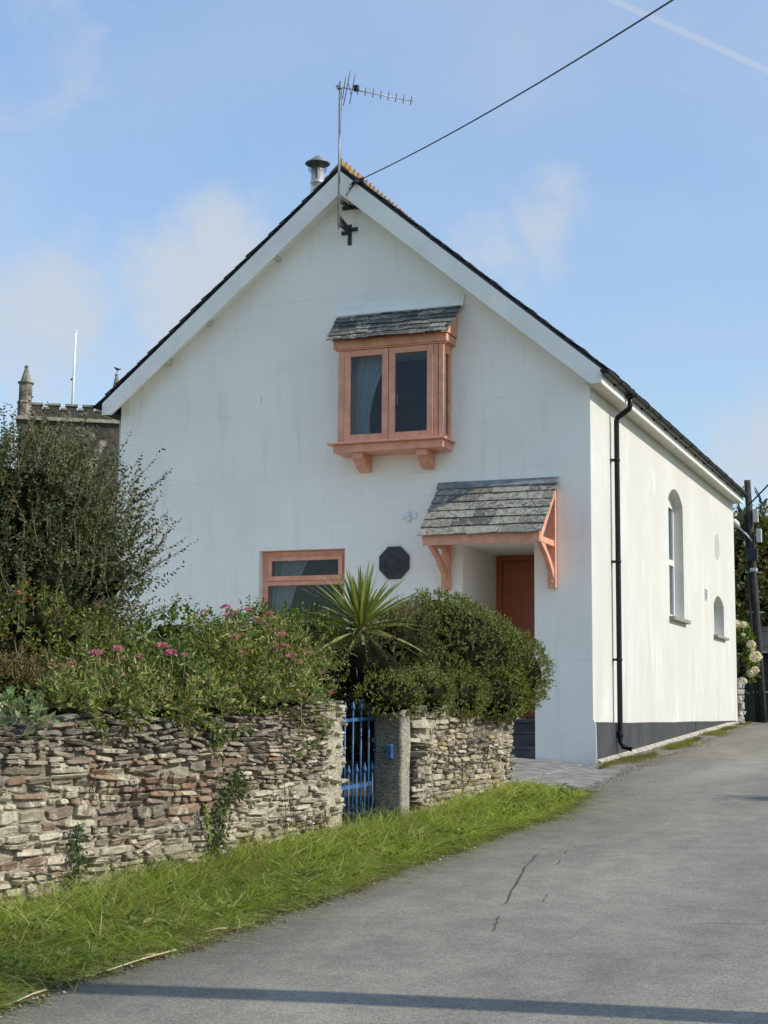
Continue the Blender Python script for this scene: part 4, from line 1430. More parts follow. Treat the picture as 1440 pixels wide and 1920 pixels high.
# right-hand wall between gate and door path: end face towards the road bend, then the sunny face
plan2 = [(-0.28, -6.50), (-0.1, -6.505), (0.04, -6.51), (0.085, -6.49), (0.10, -6.44)] + [(0.10 + 0.02 * k / 8, -6.44 + 2.52 * k / 8) for k in range(1, 9)] + [(0.10, -3.86), (0.05, -3.83), (-0.2, -3.83)]


class _Y:
    pass


def t_to_y2(t):
    return float(np.interp(t, [0, 0.40, 0.46, 2.98, 3.4], [-6.5, -6.5, -6.44, -3.9, -3.83]))


def zt2(t):
    return float(np.interp(t_to_y2(t), [-6.5, -5.2, -3.83], [0.72, 0.72, 0.70])) + 0.015 * math.sin(t * 13)


def zb2(t):
    return ground(t_to_y2(t)) - 0.12


def pal2(R_, t, z, la, ph):
    r = R_.random()
    if t < 0.36:
        return R_.choice(GREY[1:4] + [(0.20, 0.15, 0.06)])
    if r < 0.42:
        return R_.choice(GREY)
    return R_.choice(TAN + [(0.30, 0.22, 0.12)])


def lime2(t, z):
    if t < 0.38:
        return 0.25
    return 0.42 if (0.75 < t < 2.5 and z > -0.05) else 0.68


w2 = RubbleWall('garden_wall', 'short rubble stone wall topped by the clipped hedge beside the door path', plan2, zb2, zt2, 0.34, 33, (0.1, -5.2, ground(-5.2)), pal2, lime2,
                [(0.0, 0.40, lambda R_, z: R_.uniform(0.05, 0.12)), (0.42, 3.35, lambda R_, z: R_.uniform(0.025, 0.06))])

# ---- granite gatepost
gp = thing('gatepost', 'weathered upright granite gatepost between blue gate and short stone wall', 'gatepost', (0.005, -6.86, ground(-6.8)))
mb = MB()
px0, py0 = 0.005, -6.86
sec = [(-0.125, -0.10), (0.0, -0.105), (0.10, -0.10), (0.115, -0.08), (0.125, 0.06), (0.105, 0.10), (-0.12, 0.10)]
rings = []
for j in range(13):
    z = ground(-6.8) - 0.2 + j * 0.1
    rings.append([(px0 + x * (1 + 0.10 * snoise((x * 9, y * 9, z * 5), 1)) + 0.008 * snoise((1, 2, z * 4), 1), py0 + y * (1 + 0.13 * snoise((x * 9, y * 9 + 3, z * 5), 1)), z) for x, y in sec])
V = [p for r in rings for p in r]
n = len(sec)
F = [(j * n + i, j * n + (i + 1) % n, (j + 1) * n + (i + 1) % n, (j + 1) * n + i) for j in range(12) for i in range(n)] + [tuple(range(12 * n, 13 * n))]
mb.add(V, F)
sh_ = mb.build('shaft', M['post_stone'], gp, bevel=0.012, tint=np.array([(0.40, 0.37, 0.29, 0.8) if p[0] > px0 + 0.107 else (0.19, 0.18, 0.15, 0.30) for p in mb.v]))  # paler tint on the sun side paints in the lit strip
MB().box(px0 - 0.015, px0 + 0.045, py0 - 0.155, py0 - 0.105, 0.24, 0.36).build('latch_keeper', M['blue_iron'], gp, bevel=0.012)

# ---- blue iron gate
G0, G1 = np.array([-0.255, -7.76]), np.array([-0.125, -6.90])     # hinge side behind the wall end, latch side
gd = (G1 - G0) / np.linalg.norm(G1 - G0)
GL = float(np.linalg.norm(G1 - G0))
gt = thing('iron_gate', 'blue painted wrought iron garden gate with spear-topped bars', 'gate', (G0[0], G0[1], ground(-7.4)))


def gpt(s_, z):
    return (G0[0] + gd[0] * s_, G0[1] + gd[1] * s_, z)


def rail_z(z, s_):
    return z + 0.05 * (s_ - GL)


def spear(s_, z0, z1, r=0.0075):
    o = MB().tube([gpt(s_, z0), gpt(s_, z1)], r, 6).build('bar', M['blue_iron'], gt)
    MB().lathe(gpt(s_, z1 - 0.005), [(0.009, 0), (0.017, 0.006), (0.019, 0.022), (0.012, 0.042), (0.008, 0.055), (0.003, 0.075)], 8).build('finial', M['blue_iron'], o)


zg = -0.34
for k in range(6):
    s_ = GL - 0.135 - k * 0.125
    spear(s_, zg, rail_z(0.655, s_))
    if s_ + 0.062 < GL - 0.03:
        spear(s_ + 0.0625, zg, rail_z(0.155, s_))
MB().bar(gpt(0, rail_z(0.575, 0)), gpt(GL, rail_z(0.575, GL)), 0.010, 0.026).build('rail', M['blue_iron'], gt)
MB().bar(gpt(0, rail_z(0.045, 0)), gpt(GL, rail_z(0.045, GL)), 0.012, 0.030).build('rail', M['blue_iron'], gt)
MB().bar(gpt(0, rail_z(-0.27, 0)), gpt(GL, rail_z(-0.27, GL)), 0.012, 0.030).build('rail', M['blue_iron'], gt)
MB().bar(gpt(GL, zg), gpt(GL, 0.68), 0.030, 0.042, (1, 0, 0)).lathe(gpt(GL, 0.68), [(0.026, 0), (0.018, 0.03), (0.003, 0.085)], 8).build('latch_stile', M['blue_iron'], gt)
MB().bar(gpt(0, zg), gpt(0, 0.66), 0.02, 0.03, (1, 0, 0)).build('hinge_stile', M['blue_iron'], gt)
MB().tube([gpt(GL - 0.05, 0.31), (gpt(GL, 0)[0] + 0.02, gpt(GL, 0)[1] - 0.02, 0.30), gpt(GL + 0.06, 0.30)], 0.008, 6).build('latch', M['blue_iron'], gt)
# ================================================================== PLANTS
def unitv(a):
    return a / (np.linalg.norm(a, axis=-1, keepdims=True) + 1e-9)


def tints(n, cols, jit=0.25, w=None):
    c = np.array(cols, float)
    idx = rng.choice(len(c), n, p=w)
    t = c[idx] * rng.uniform(1 - jit, 1 + jit, (n, 1))
    return np.concatenate([t, np.ones((n, 1))], 1)


def leaves_mesh(P, D, L, W, tint, fold=0.18, curl=0.0, nrm=None):
    """folded leaf: base, two shoulders, tip (two triangles along the midrib)"""
    n = len(P)
    D = unitv(D)
    r = unitv(rng.normal(size=(n, 3))) if nrm is None else unitv(nrm + 0.45 * rng.normal(size=(n, 3)))
    S = unitv(np.cross(D, r))
    N = np.cross(S, D)
    L, W = np.broadcast_to(L, n)[:, None], np.broadcast_to(W, n)[:, None]
    V = np.stack([P, P + D * L * 0.45 + S * W * 0.5 + N * W * fold, P + D * L - N * L * curl, P + D * L * 0.45 - S * W * 0.5 + N * W * fold], 1).reshape(-1, 3)
    b = np.arange(n)[:, None] * 4
    F = np.concatenate([b + [0, 1, 2], b + [0, 2, 3]], 1).reshape(-1, 3)
    return V, F, np.repeat(tint, 4, 0)


def blades_mesh(P, H, W, lean, droop, tint, seg=3):
    """grass blades: tapering strips that bow over"""
    n = len(P)
    a = rng.uniform(0, 2 * math.pi, n)
    S = np.stack([np.cos(a), np.sin(a), np.zeros(n)], 1)
    rows = []
    for k in range(seg + 1):
        t = k / seg
        c = P + np.stack([lean[:, 0] * t + droop[:, 0] * t * t, lean[:, 1] * t + droop[:, 1] * t * t, H * t * (1 - 0.25 * t * np.hypot(droop[:, 0], droop[:, 1]) / np.maximum(H, 0.02))], 1)
        w = (W * (1 - t) ** 0.7 * 0.5)[:, None]
        if k < seg:
            rows += [c - S * w, c + S * w]
        else:
            rows += [c]
    m = 2 * seg + 1
    V = np.stack(rows, 1).reshape(-1, 3)
    b = np.arange(n)[:, None] * m
    tri = []
    for k in range(seg - 1):
        i = 2 * k
        tri += [b + [i, i + 1, i + 3], b + [i, i + 3, i + 2]]
    i = 2 * (seg - 1)
    tri += [b + [i, i + 1, i + 2]]
    F = np.concatenate(tri, 1).reshape(-1, 3)
    return V, F, np.repeat(tint, m, 0)


def wav(P, f, s=0.0):
    return (np.sin(P[:, 0] * f + s) + np.sin(P[:, 1] * f * 1.13 + 1.7 * s + 1) + np.sin(P[:, 2] * f * 0.93 + 2.3 * s + 2) +
            np.sin((P[:, 0] + P[:, 1]) * f * 0.71 + s * 3) + np.sin((P[:, 1] - P[:, 2]) * f * 0.83 - s)) / 5.0


def twigs_mesh(paths, r0, r1, n=4):
    mb = MB()
    for p in paths:
        k = len(p)
        mb.tube(p, [r0 + (r1 - r0) * i / (k - 1) for i in range(k)], n, cap=False)
    return mb


# ---- grass verge (nobody could count the blades)
def grass_patch(name, label, sampler, n, hmin, hmax, cols, w, lean=0.08, width=(0.004, 0.009), straw=0.10):
    P = sampler(n)
    n = len(P)
    clump = wav(P, 5.0, 1.0) * 0.5 + wav(P, 13.0, 2.0) * 0.5
    near = np.array([min(max((road_x(a[1]) - a[0]) / max(road_x(a[1]) - wall_x(a[1]), 0.2), 0), 1) for a in P]) if n < 60000 and P[:, 1].max() < -3 else 0.6
    H = rng.uniform(hmin, hmax, n) * (0.7 + 0.6 * near) * (1 + 0.6 * clump)
    t = tints(n, cols, 0.28, w)
    t[:, :3] *= (1 + 0.45 * wav(P, 2.1, 5.0) + 0.25 * wav(P, 7.0, 3.0))[:, None]
    dead = rng.random(n) < straw * (1 + 1.5 * wav(P, 3.0, 8.0)) * 1.3
    t[dead, :3] = np.array([0.34, 0.28, 0.13]) * rng.uniform(0.7, 1.2, (dead.sum(), 1))
    ln = rng.normal(0, lean, (n, 2)) + np.array([0.03, -0.015])
    dr = rng.normal(0, lean * 1.6, (n, 2)) + np.array([0.07, -0.03]) * (H / 0.2)[:, None]
    V, F, T = blades_mesh(P, H, rng.uniform(*width, n), ln, dr, t)
    o = raw(name, V, F, M['grassblade'], tint=T)
    o['kind'] = 'stuff'
    tag(o, label, 'grass')
    return o


def verge_sampler(y0, y1, k0, k1, power=1.0):
    def f(n):
        y = rng.uniform(y0, y1, n)
        k = k0 + (k1 - k0) * rng.uniform(0, 1, n) ** power
        x = np.array([wall_x(a) + 0.0 + (road_x(a) + 0.03 - wall_x(a)) * b for a, b in zip(y, k)])
        z = np.array([verge_z(a, b) for a, b in zip(x, y)])
        return np.stack([x, y, z - 0.01], 1)
    return f


GCOL = [(0.35, 0.48, 0.08), (0.25, 0.39, 0.06), (0.52, 0.60, 0.19), (0.14, 0.25, 0.04)]
GW = [0.36, 0.3, 0.2, 0.14]
grass_patch('verge_grass', 'tall green grass along the foot of the long stone wall', verge_sampler(-15.5, -7.5, 0.02, 0.93), 29000, 0.05, 0.19, GCOL, GW, 0.15)
grass_patch('verge_grass', 'long pale arching grass blades over the verge', verge_sampler(-15.0, -4.0, 0.05, 0.9), 3200, 0.14, 0.27, [(0.52, 0.54, 0.20), (0.42, 0.48, 0.13), (0.58, 0.52, 0.27)], None, 0.22, (0.005, 0.009))
grass_patch('verge_grass', 'tufted green grass in front of the short stone wall', verge_sampler(-7.5, -3.55, 0.03, 0.95), 18000, 0.04, 0.16, GCOL, GW, 0.11)
grass_patch('verge_edge_grass', 'short dry grass and moss along the road edge', verge_sampler(-15.5, -3.2, 0.86, 1.06), 16000, 0.02, 0.07, [(0.14, 0.15, 0.05), (0.24, 0.20, 0.09), (0.11, 0.13, 0.035)], None, 0.03, straw=0.3)


def gravel(name, label, n, y0, y1, spread, size):
    y = rng.uniform(y0, y1, n)
    off = np.abs(rng.normal(0, spread, n)) - 0.04
    x = np.array([road_x(a) for a in y]) + off
    P = np.stack([x, y, np.array([ground(a) for a in y]) + 0.006], 1)
    V0 = np.array([(1, 0, 0), (-0.4, 0.9, 0), (-0.5, -0.8, 0.05), (0.1, 0.1, 0.8), (0.5, 0.5, 0.45)])
    F0 = np.array([(0, 1, 4), (1, 3, 4), (0, 4, 3), (1, 2, 3), (2, 0, 3)])
    a = rng.uniform(0, 6.28, n)
    s_ = rng.uniform(size * 0.4, size, n) * rng.choice([1, 1, 1, 1.8], n)
    c, sn = np.cos(a)[:, None], np.sin(a)[:, None]
    X = (V0[None, :, 0] * c - V0[None, :, 1] * sn) * s_[:, None]
    Y = (V0[None, :, 0] * sn + V0[None, :, 1] * c) * s_[:, None]
    Z = V0[None, :, 2] * s_[:, None]
    V = np.stack([X + P[:, :1], Y + P[:, 1:2], Z + P[:, 2:3]], 2).reshape(-1, 3)
    F = (F0[None] + np.arange(n)[:, None, None] * 5).reshape(-1, 3)
    t = np.repeat(tints(n, [(0.16, 0.15, 0.13), (0.24, 0.21, 0.16), (0.10, 0.095, 0.09), (0.30, 0.27, 0.21), (0.20, 0.14, 0.08)], 0.2), 5, 0)
    t[:, 3] = 0.0
    o = raw(name, V, F, M['stone'], tint=t)
    o['kind'] = 'stuff'
    tag(o, label, 'gravel')


gravel('road_edge_gravel', 'loose grit and small stones along the left road edge', 5200, -15.5, 6.0, 0.10, 0.009)


def rosettes(name, label, n, y0, y1, cols):
    Pl, Dl = [], []
    for _ in range(n):
        y = rng.uniform(y0, y1)
        x = wall_x(y) + (road_x(y) - wall_x(y)) * rng.uniform(0.35, 0.98)
        c = np.array([x, y, verge_z(x, y) + 0.012])
        r = rng.uniform(0.03, 0.075)
        for k in range(rng.integers(6, 14)):
            a = rng.uniform(0, 6.28)
            Pl.append(c + np.array([math.cos(a), math.sin(a), 0]) * r * rng.uniform(0.1, 0.6) + np.array([0, 0, rng.uniform(0.0, 0.06)]))
            Dl.append(np.array([math.cos(a), math.sin(a), rng.uniform(0.1, 0.7)]))
    n_ = len(Pl)
    V, F, T = leaves_mesh(np.array(Pl), np.array(Dl), rng.uniform(0.03, 0.075, n_), rng.uniform(0.015, 0.032, n_), tints(n_, cols, 0.3), nrm=np.tile([0, 0, 1.0], (n_, 1)))
    o = raw(name, V, F, M['leaf'], tint=T)
    o['kind'] = 'stuff'
    tag(o, label, 'weeds')


rosettes('verge_weeds', 'broad-leaved weeds scattered through the verge grass', 190, -15, -3.6, [(0.12, 0.19, 0.04), (0.17, 0.23, 0.05), (0.09, 0.14, 0.035), (0.26, 0.24, 0.08)])


def weed_sampler(n):
    y = -0.5 + 12.2 * rng.uniform(0, 1, n)
    d = np.abs(rng.normal(0, 0.13, n)) * np.clip(0.55 + 0.6 * np.sin(y * 2.1) + 0.3 * np.sin(y * 5.3), 0.12, 1.5)
    x = 0.20 + 0.22 * (1 - np.clip(y / 11, 0, 1)) * np.clip(y / 2.0, 0, 1) * 0.8 + d * rng.choice([-0.7, 1.0], n)
    keep = (np.sin(y * 1.7 + 0.6) > -0.75) & (x > 0.06)
    P = np.stack([x, y, np.array([ground(a) for a in y]) + 0.004], 1)
    return P[keep]


grass_patch('verge_weeds', 'low grass and weeds along the grey plinth of the house', weed_sampler, 12000, 0.02, 0.075, [(0.15, 0.18, 0.035), (0.22, 0.21, 0.05), (0.11, 0.145, 0.03)], None, 0.03, straw=0.12)


# ---- shrub made of leafy shoots
def shoots(starts, dirs, lens, step, leafL, leafW, cols, w=None, bend=0.25, upturn=0.3, spread=0.9, jit=0.3):
    """leafy shoots: returns twig paths and leaf arrays"""
    paths, P, D, K = [], [], [], []
    for s0, d0, ln in zip(starts, dirs, lens):
        d = np.array(d0) / np.linalg.norm(d0)
        q = np.array(s0, float)
        pts = [q.copy()]
        m = max(int(ln / step), 3)
        wob = rng.normal(0, bend, 3)
        for i in range(m):
            d = d + wob * (step / max(ln, 0.05)) + np.array([0, 0, upturn]) * (step / max(ln, 0.05))
            d /= np.linalg.norm(d)
            q = q + d * step
            pts.append(q.copy())
            if i >= 1:
                for _ in range(2 if rng.random() < 0.6 else 1):
                    r = rng.normal(size=3)
                    r -= d * r.dot(d)
                    r /= np.linalg.norm(r)
                    P.append(q)
                    D.append(d * (1 - 0.45 * spread) + r * spread)
                    K.append(0.6 + 0.4 * (1 - i / m))
        paths.append(pts[::max(1, len(pts) // 5)] if len(pts) > 6 else pts)
    P, D, K = np.array(P), np.array(D), np.array(K)
    n = len(P)
    return paths, P, D, K, tints(n, cols, jit, w)


def crown_points(n, blobs, shell=0.55):
    """random points in a union of ellipsoids (cx,cy,cz,rx,ry,rz), more near the surface; with outward vectors"""
    out, nor = [], []
    vol = np.array([b[3] * b[4] * b[5] for b in blobs]) ** 0.67
    idx = rng.choice(len(blobs), n, p=vol / vol.sum())
    for i in idx:
        b = np.array(blobs[i])
        v = rng.normal(size=3)
        v /= np.linalg.norm(v)
        r = shell + (1 - shell) * rng.random() ** 0.6
        out.append(b[:3] + v * b[3:] * r)
        nor.append(v / b[3:])
    return np.array(out), unitv(np.array(nor))


def blob_core(blobs, k, name, parent, mat):  # lumpy solid filling a plant with painted shade
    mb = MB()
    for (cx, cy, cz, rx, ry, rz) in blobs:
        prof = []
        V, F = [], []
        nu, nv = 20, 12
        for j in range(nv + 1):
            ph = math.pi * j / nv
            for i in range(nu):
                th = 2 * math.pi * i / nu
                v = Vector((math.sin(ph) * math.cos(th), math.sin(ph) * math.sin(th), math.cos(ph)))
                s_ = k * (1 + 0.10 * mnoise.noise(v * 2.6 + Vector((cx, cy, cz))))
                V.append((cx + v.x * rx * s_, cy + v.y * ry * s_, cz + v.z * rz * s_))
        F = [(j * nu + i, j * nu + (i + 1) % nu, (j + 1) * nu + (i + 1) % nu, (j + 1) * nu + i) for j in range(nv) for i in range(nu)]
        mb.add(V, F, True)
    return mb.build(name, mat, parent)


def R3(p, d, r):
    """ellipsoid at pixel p and depth d"""
    q = pix(p[0], p[1], d)
    return (q[0], q[1], q[2], *r)


# tall grey-leaved shrub on the left
big = thing('shrub', 'tall grey-green leafy shrub with long shoots at the left of the garden', 'shrub', tuple(np.append(pix(80, 1200, 12.0)[:2], 0.15)))
bl = [R3((70, 1000, 12.2), 0, (1, 1, 1)) if False else R3((60, 960), 12.2, (0.60, 0.60, 0.62)), R3((-40, 1060), 12.2, (0.7, 0.7, 0.9)), R3((140, 985), 12.4, (0.48, 0.52, 0.50)),
      R3((185, 1080), 12.2, (0.40, 0.42, 0.38)), R3((90, 1120), 11.9, (0.62, 0.6, 0.55)), R3((0, 920), 12.4, (0.45, 0.45, 0.40)), R3((-30, 1210), 12.0, (0.55, 0.5, 0.5)), R3((100, 1210), 12.2, (0.5, 0.5, 0.35))]
SH = [(0.085, 0.105, 0.038), (0.115, 0.13, 0.055), (0.05, 0.07, 0.024), (0.17, 0.17, 0.085), (0.11, 0.095, 0.036)]
S0, N0 = crown_points(2300, bl, 0.42)
dirs = N0 * 0.7 + np.array([0.06, 0, 0.65]) + rng.normal(0, 0.35, (len(S0), 3))
pa, P1, D1, K1, T1 = shoots(S0, dirs, rng.uniform(0.16, 0.50, len(S0)), 0.027, 0, 0, SH, [0.32, 0.26, 0.2, 0.12, 0.1], upturn=0.5)
# long wands that stand clear of the crown
ws, wd, wlen = [], [], []
for (u0, v0, u1, v1) in ((195, 900, 238, 803), (180, 985, 300, 836), (190, 960, 268, 838), (215, 1030, 312, 968), (200, 1080, 348, 1000), (210, 1105, 368, 1005), (205, 1090, 340, 1030), (200, 1160, 328, 1132), (180, 900, 215, 830),
                         (150, 880, 178, 800), (110, 850, 128, 772), (140, 880, 175, 815), (70, 860, 95, 800), (45, 880, 20, 800), (100, 840, 90, 790), (165, 930, 205, 850), (15, 870, 2, 800), (55, 850, 62, 780)):
    a, b = pix(u0, v0, 12.1 + rng.uniform(-0.2, 0.3)), pix(u1, v1, 12.0 + rng.uniform(-0.3, 0.3))
    ws.append(a)
    wd.append(b - a - np.array([0, 0, 0.10]))
    wlen.append(np.linalg.norm(b - a) * 1.02)
pa2, P2, D2, K2, T2 = shoots(ws, wd, wlen, 0.034, 0, 0, [(0.13, 0.145, 0.07), (0.20, 0.20, 0.12), (0.09, 0.105, 0.05)], None, bend=0.06, upturn=0.22, spread=0.75)
keep = rng.random(len(P2)) < 0.75
P, D, K, T = np.concatenate([P1, P2[keep]]), np.concatenate([D1, D2[keep]]), np.concatenate([K1, K2[keep]]), np.concatenate([T1, T2[keep]])
V, F, T = leaves_mesh(P, D, 0.050 * K * rng.uniform(0.6, 1.25, len(P)), 0.025 * K * rng.uniform(0.8, 1.2, len(P)), T)
raw('foliage', V, F, M['leaf'], big, tint=T)
twigs_mesh(pa2 + pa[::2], 0.004, 0.0018).build('shoots', M['twig'], big)['kind'] = 'stuff'
blob_core(bl, 0.5, 'shade_core', big, M['thicket'])
q0 = pix(80, 1200, 12.0)
trunks = []
for (cx, cy, cz, rx, ry, rz) in bl:
    trunks.append([(q0[0] + rng.uniform(-.1, .1), q0[1] + rng.uniform(-.1, .1), 0.1), (q0[0] * 0.5 + cx * 0.5, q0[1] * 0.5 + cy * 0.5, cz * 0.5), (cx, cy, cz), (cx + 0.1, cy, cz + rz * 0.6)])
twigs_mesh(trunks, 0.035, 0.008, 6).build('branches', M['bark'], big)


def bushy(name, label, cat, blobs, n, length, leafL, leafW, cols, w=None, core=0.6, shell=0.6, up=0.5, step=0.022, group=None, mat='leaf', spread=0.9, stems=True, bend=0.25):
    b0 = np.array(blobs[0])
    t = thing(name, label, cat, (b0[0], b0[1], min(b[2] - b[5] for b in blobs)), group)
    S0, N0 = crown_points(n, blobs, shell)
    dirs = N0 * 0.8 + np.array([0, 0, up]) + rng.normal(0, 0.4, (n, 3))
    pa, P, D, K, T = shoots(S0, dirs, rng.uniform(*length, n), step, 0, 0, cols, w, spread=spread, bend=bend)
    V, F, T = leaves_mesh(P, D, leafL * K * rng.uniform(0.7, 1.2, len(P)), leafW * K * rng.uniform(0.75, 1.2, len(P)), T)
    raw('foliage', V, F, M[mat], t, tint=T)
    if stems:
        twigs_mesh(pa[::5], 0.003, 0.0014).build('stems', M['twig'], t)['kind'] = 'stuff'
    if core:
        blob_core(blobs, core, 'shade_core', t, M['thicket'])['kind'] = 'stuff'
    return t


# clipped cotoneaster dome over the short wall
HC = [(0.125, 0.16, 0.032), (0.175, 0.205, 0.045), (0.07, 0.10, 0.02), (0.26, 0.27, 0.075), (0.16, 0.14, 0.042)]
HW = [0.32, 0.26, 0.2, 0.12, 0.10]
hb = [R3((850, 1245), 15.0, (0.70, 0.80, 0.58)), R3((930, 1262), 15.2, (0.52, 0.62, 0.43)), R3((760, 1240), 14.8, (0.62, 0.62, 0.46)), R3((820, 1190), 15.3, (0.48, 0.5, 0.40)), R3((800, 1285), 14.4, (0.45, 0.5, 0.30)), R3((905, 1300), 14.7, (0.42, 0.5, 0.26)), R3((785, 1300), 13.6, (0.27, 0.3, 0.20)), R3((730, 1300), 13.3, (0.24, 0.26, 0.17)), R3((850, 1312), 14.1, (0.26, 0.35, 0.17)), R3((940, 1312), 15.0, (0.24, 0.3, 0.18)), (-0.02, -6.90, 0.74, 0.24, 0.30, 0.17), (0.03, -6.25, 0.77, 0.25, 0.36, 0.19), (0.05, -5.4, 0.77, 0.27, 0.45, 0.19), (0.06, -4.5, 0.74, 0.25, 0.42, 0.18)]
hedge = bushy('hedge', 'large rounded dark green hedge spilling over the short stone wall', 'hedge', hb, 15000, (0.04, 0.105), 0.028, 0.017, HC, HW, 0.84, 0.84, 0.35, 0.0125)
hb2 = [R3((640, 1235), 14.9, (0.42, 0.4, 0.34)), R3((560, 1205), 14.7, (0.35, 0.35, 0.24)), R3((715, 1258), 14.2, (0.34, 0.36, 0.32)), R3((755, 1235), 14.3, (0.32, 0.34, 0.26)), R3((690, 1262), 13.25, (0.34, 0.22, 0.29)), R3((745, 1212), 13.8, (0.27, 0.25, 0.22)), R3((765, 1180), 14.4, (0.25, 0.25, 0.18)), R3((600, 1265), 14.6, (0.4, 0.4, 0.32)), R3((665, 1360), 13.9, (0.42, 0.3, 0.36)), R3((690, 1450), 13.6, (0.40, 0.3, 0.36)), R3((700, 1310), 13.6, (0.26, 0.3, 0.22))]
bushy('hedge', 'smaller dark hedge behind the gate below the spiky plant', 'hedge', hb2, 4200, (0.05, 0.13), 0.027, 0.016, [(0.085, 0.10, 0.025), (0.05, 0.07, 0.017), (0.12, 0.125, 0.036), (0.10, 0.08, 0.028)], None, 0.82, 0.80, 0.35, 0.0125)
tw = [(pix(800, 1140, 15.2), (-0.5, -0.1, 0.8), 0.22), (pix(795, 1135, 15.2), (-0.1, 0, 1), 0.16), (pix(1000, 1230, 15.0), (0.6, 0.2, 0.4), 0.14), (pix(835, 1120, 15.2), (0.2, 0, 1), 0.10), (pix(920, 1160, 15.2), (0.4, 0, 0.8), 0.1)]
pa, P, D, K, T = shoots([a for a, b, c in tw], [b for a, b, c in tw], [c for a, b, c in tw], 0.014, 0, 0, HC, HW)
V, F, T = leaves_mesh(P, D, 0.026, 0.015, T)
raw('stray_shoots', V, F, M['leaf'], hedge, tint=T)
twigs_mesh(pa, 0.003, 0.0015).build('stray_stems', M['twig'], hedge)

# bright leafy shrub under the white wall and yellow-green one at the left
bushy('shrub', 'bright green glossy shrub in front of the white wall', 'shrub', [R3((330, 1205), 13.2, (0.36, 0.4, 0.22)), R3((440, 1215), 13.2, (0.34, 0.4, 0.20)), R3((260, 1225), 13.0, (0.24, 0.3, 0.17)), R3((490, 1200), 13.4, (0.3, 0.35, 0.20)), R3((560, 1195), 13.6, (0.3, 0.3, 0.17))],
      620, (0.10, 0.24), 0.062, 0.030, [(0.13, 0.18, 0.035), (0.10, 0.15, 0.03), (0.17, 0.21, 0.05), (0.075, 0.115, 0.024)], None, 0.7, 0.6, 0.8, 0.026)
bushy('shrub', 'yellow-green leafy shrub with a few orange leaves at the left edge', 'shrub', [R3((60, 1190), 11.0, (0.34, 0.3, 0.26)), R3((150, 1230), 10.9, (0.32, 0.3, 0.24)), R3((10, 1240), 10.8, (0.3, 0.3, 0.28)), R3((200, 1250), 11.0, (0.22, 0.25, 0.17))],
      560, (0.10, 0.22), 0.055, 0.030, [(0.14, 0.15, 0.03), (0.10, 0.125, 0.026), (0.21, 0.19, 0.04), (0.07, 0.09, 0.02), (0.30, 0.09, 0.03)], [0.34, 0.32, 0.14, 0.17, 0.03], 0.6, 0.5, 0.6, 0.028)
bushy('shrub', 'russet fern-like shrub above the left end of the stone wall', 'shrub', [R3((40, 1290), 10.2, (0.26, 0.25, 0.15)), R3((-30, 1290), 10.0, (0.26, 0.25, 0.18)), R3((110, 1300), 10.2, (0.22, 0.2, 0.12))],
      420, (0.10, 0.22), 0.040, 0.012, [(0.15, 0.12, 0.04), (0.11, 0.11, 0.03), (0.20, 0.12, 0.045)], None, 0.6, 0.4, 0.7, 0.02)
bushy('broadleaf_plant', 'pale green broad-leaved plant hanging over the left end of the wall', 'plant', [R3((15, 1345), 8.9, (0.14, 0.14, 0.10)), R3((45, 1360), 8.85, (0.09, 0.1, 0.07))],
      60, (0.06, 0.14), 0.085, 0.040, [(0.17, 0.23, 0.10), (0.13, 0.19, 0.075), (0.20, 0.26, 0.12)], None, 0, 0.2, 0.2, 0.03)

# red valerian clumps: leafy stems and domed pink flower heads
VC = [(0.18, 0.225, 0.05), (0.125, 0.175, 0.038), (0.27, 0.30, 0.08), (0.075, 0.11, 0.026), (0.33, 0.28, 0.13)]
fh_me = None


def flower_head(parent, c, r, cols):
    n = 70
    d = unitv(rng.normal(size=(n, 3)))
    d[:, 2] = np.abs(d[:, 2]) * 0.8 - 0.1
    P = np.array(c) + d * r * rng.uniform(0.45, 1.0, (n, 1)) * np.array([1, 1, 0.75])
    V, F, T = leaves_mesh(P, d + rng.normal(0, 0.5, (n, 3)), r * 0.42, r * 0.34, tints(n, cols, 0.3))
    raw('flower_head', V, F, M['petal'], parent, tint=T)


PINK = [(0.60, 0.17, 0.30), (0.52, 0.14, 0.25), (0.68, 0.28, 0.38)]
DULL = [(0.52, 0.23, 0.25), (0.60, 0.22, 0.31), (0.42, 0.24, 0.20)]


def valerian(label, blobs, n, heads, depth, cols=VC):
    t = thing('valerian', label, 'flower plant', (blobs[0][0], blobs[0][1], 0.2), 'red valerian clumps along the stone wall')
    S0, N0 = crown_points(n, blobs, 0.3)
    dirs = N0 * 0.5 + np.array([0.12, -0.05, 0.75]) + rng.normal(0, 0.5, (n, 3))
    pa, P, D, K, T = shoots(S0, dirs, rng.uniform(0.14, 0.34, n), 0.022, 0, 0, cols, None, spread=0.8, bend=0.5, upturn=0.0)
    V, F, T = leaves_mesh(P, D, 0.066 * K * rng.uniform(0.4, 1.45, len(P)), 0.019 * K * rng.uniform(0.6, 1.6, len(P)), T, curl=0.08)
    raw('foliage', V, F, M['leaf'], t, tint=T)
    twigs_mesh(pa[::3], 0.003, 0.0016).build('stems', M['twig'], t)['kind'] = 'stuff'
    hs = []
    for (u, v, r, col) in heads:
        q = pix(u, v, depth - (0.45 if v > 1185 else 0.1))
        flower_head(t, q, r * 1.12, col)
        hs.append([q - np.array([rng.uniform(-0.06, 0.06), 0, 0.22]), q - np.array([rng.uniform(-0.02, 0.02), 0, 0.1]), q])
    if hs:
        twigs_mesh(hs, 0.0025, 0.002).build('flower_stalks', M['twig'], t)['kind'] = 'stuff'
    blob_core(blobs, 0.55, 'bed_shade_core', t, M['thicket'])['kind'] = 'stuff'
    return t


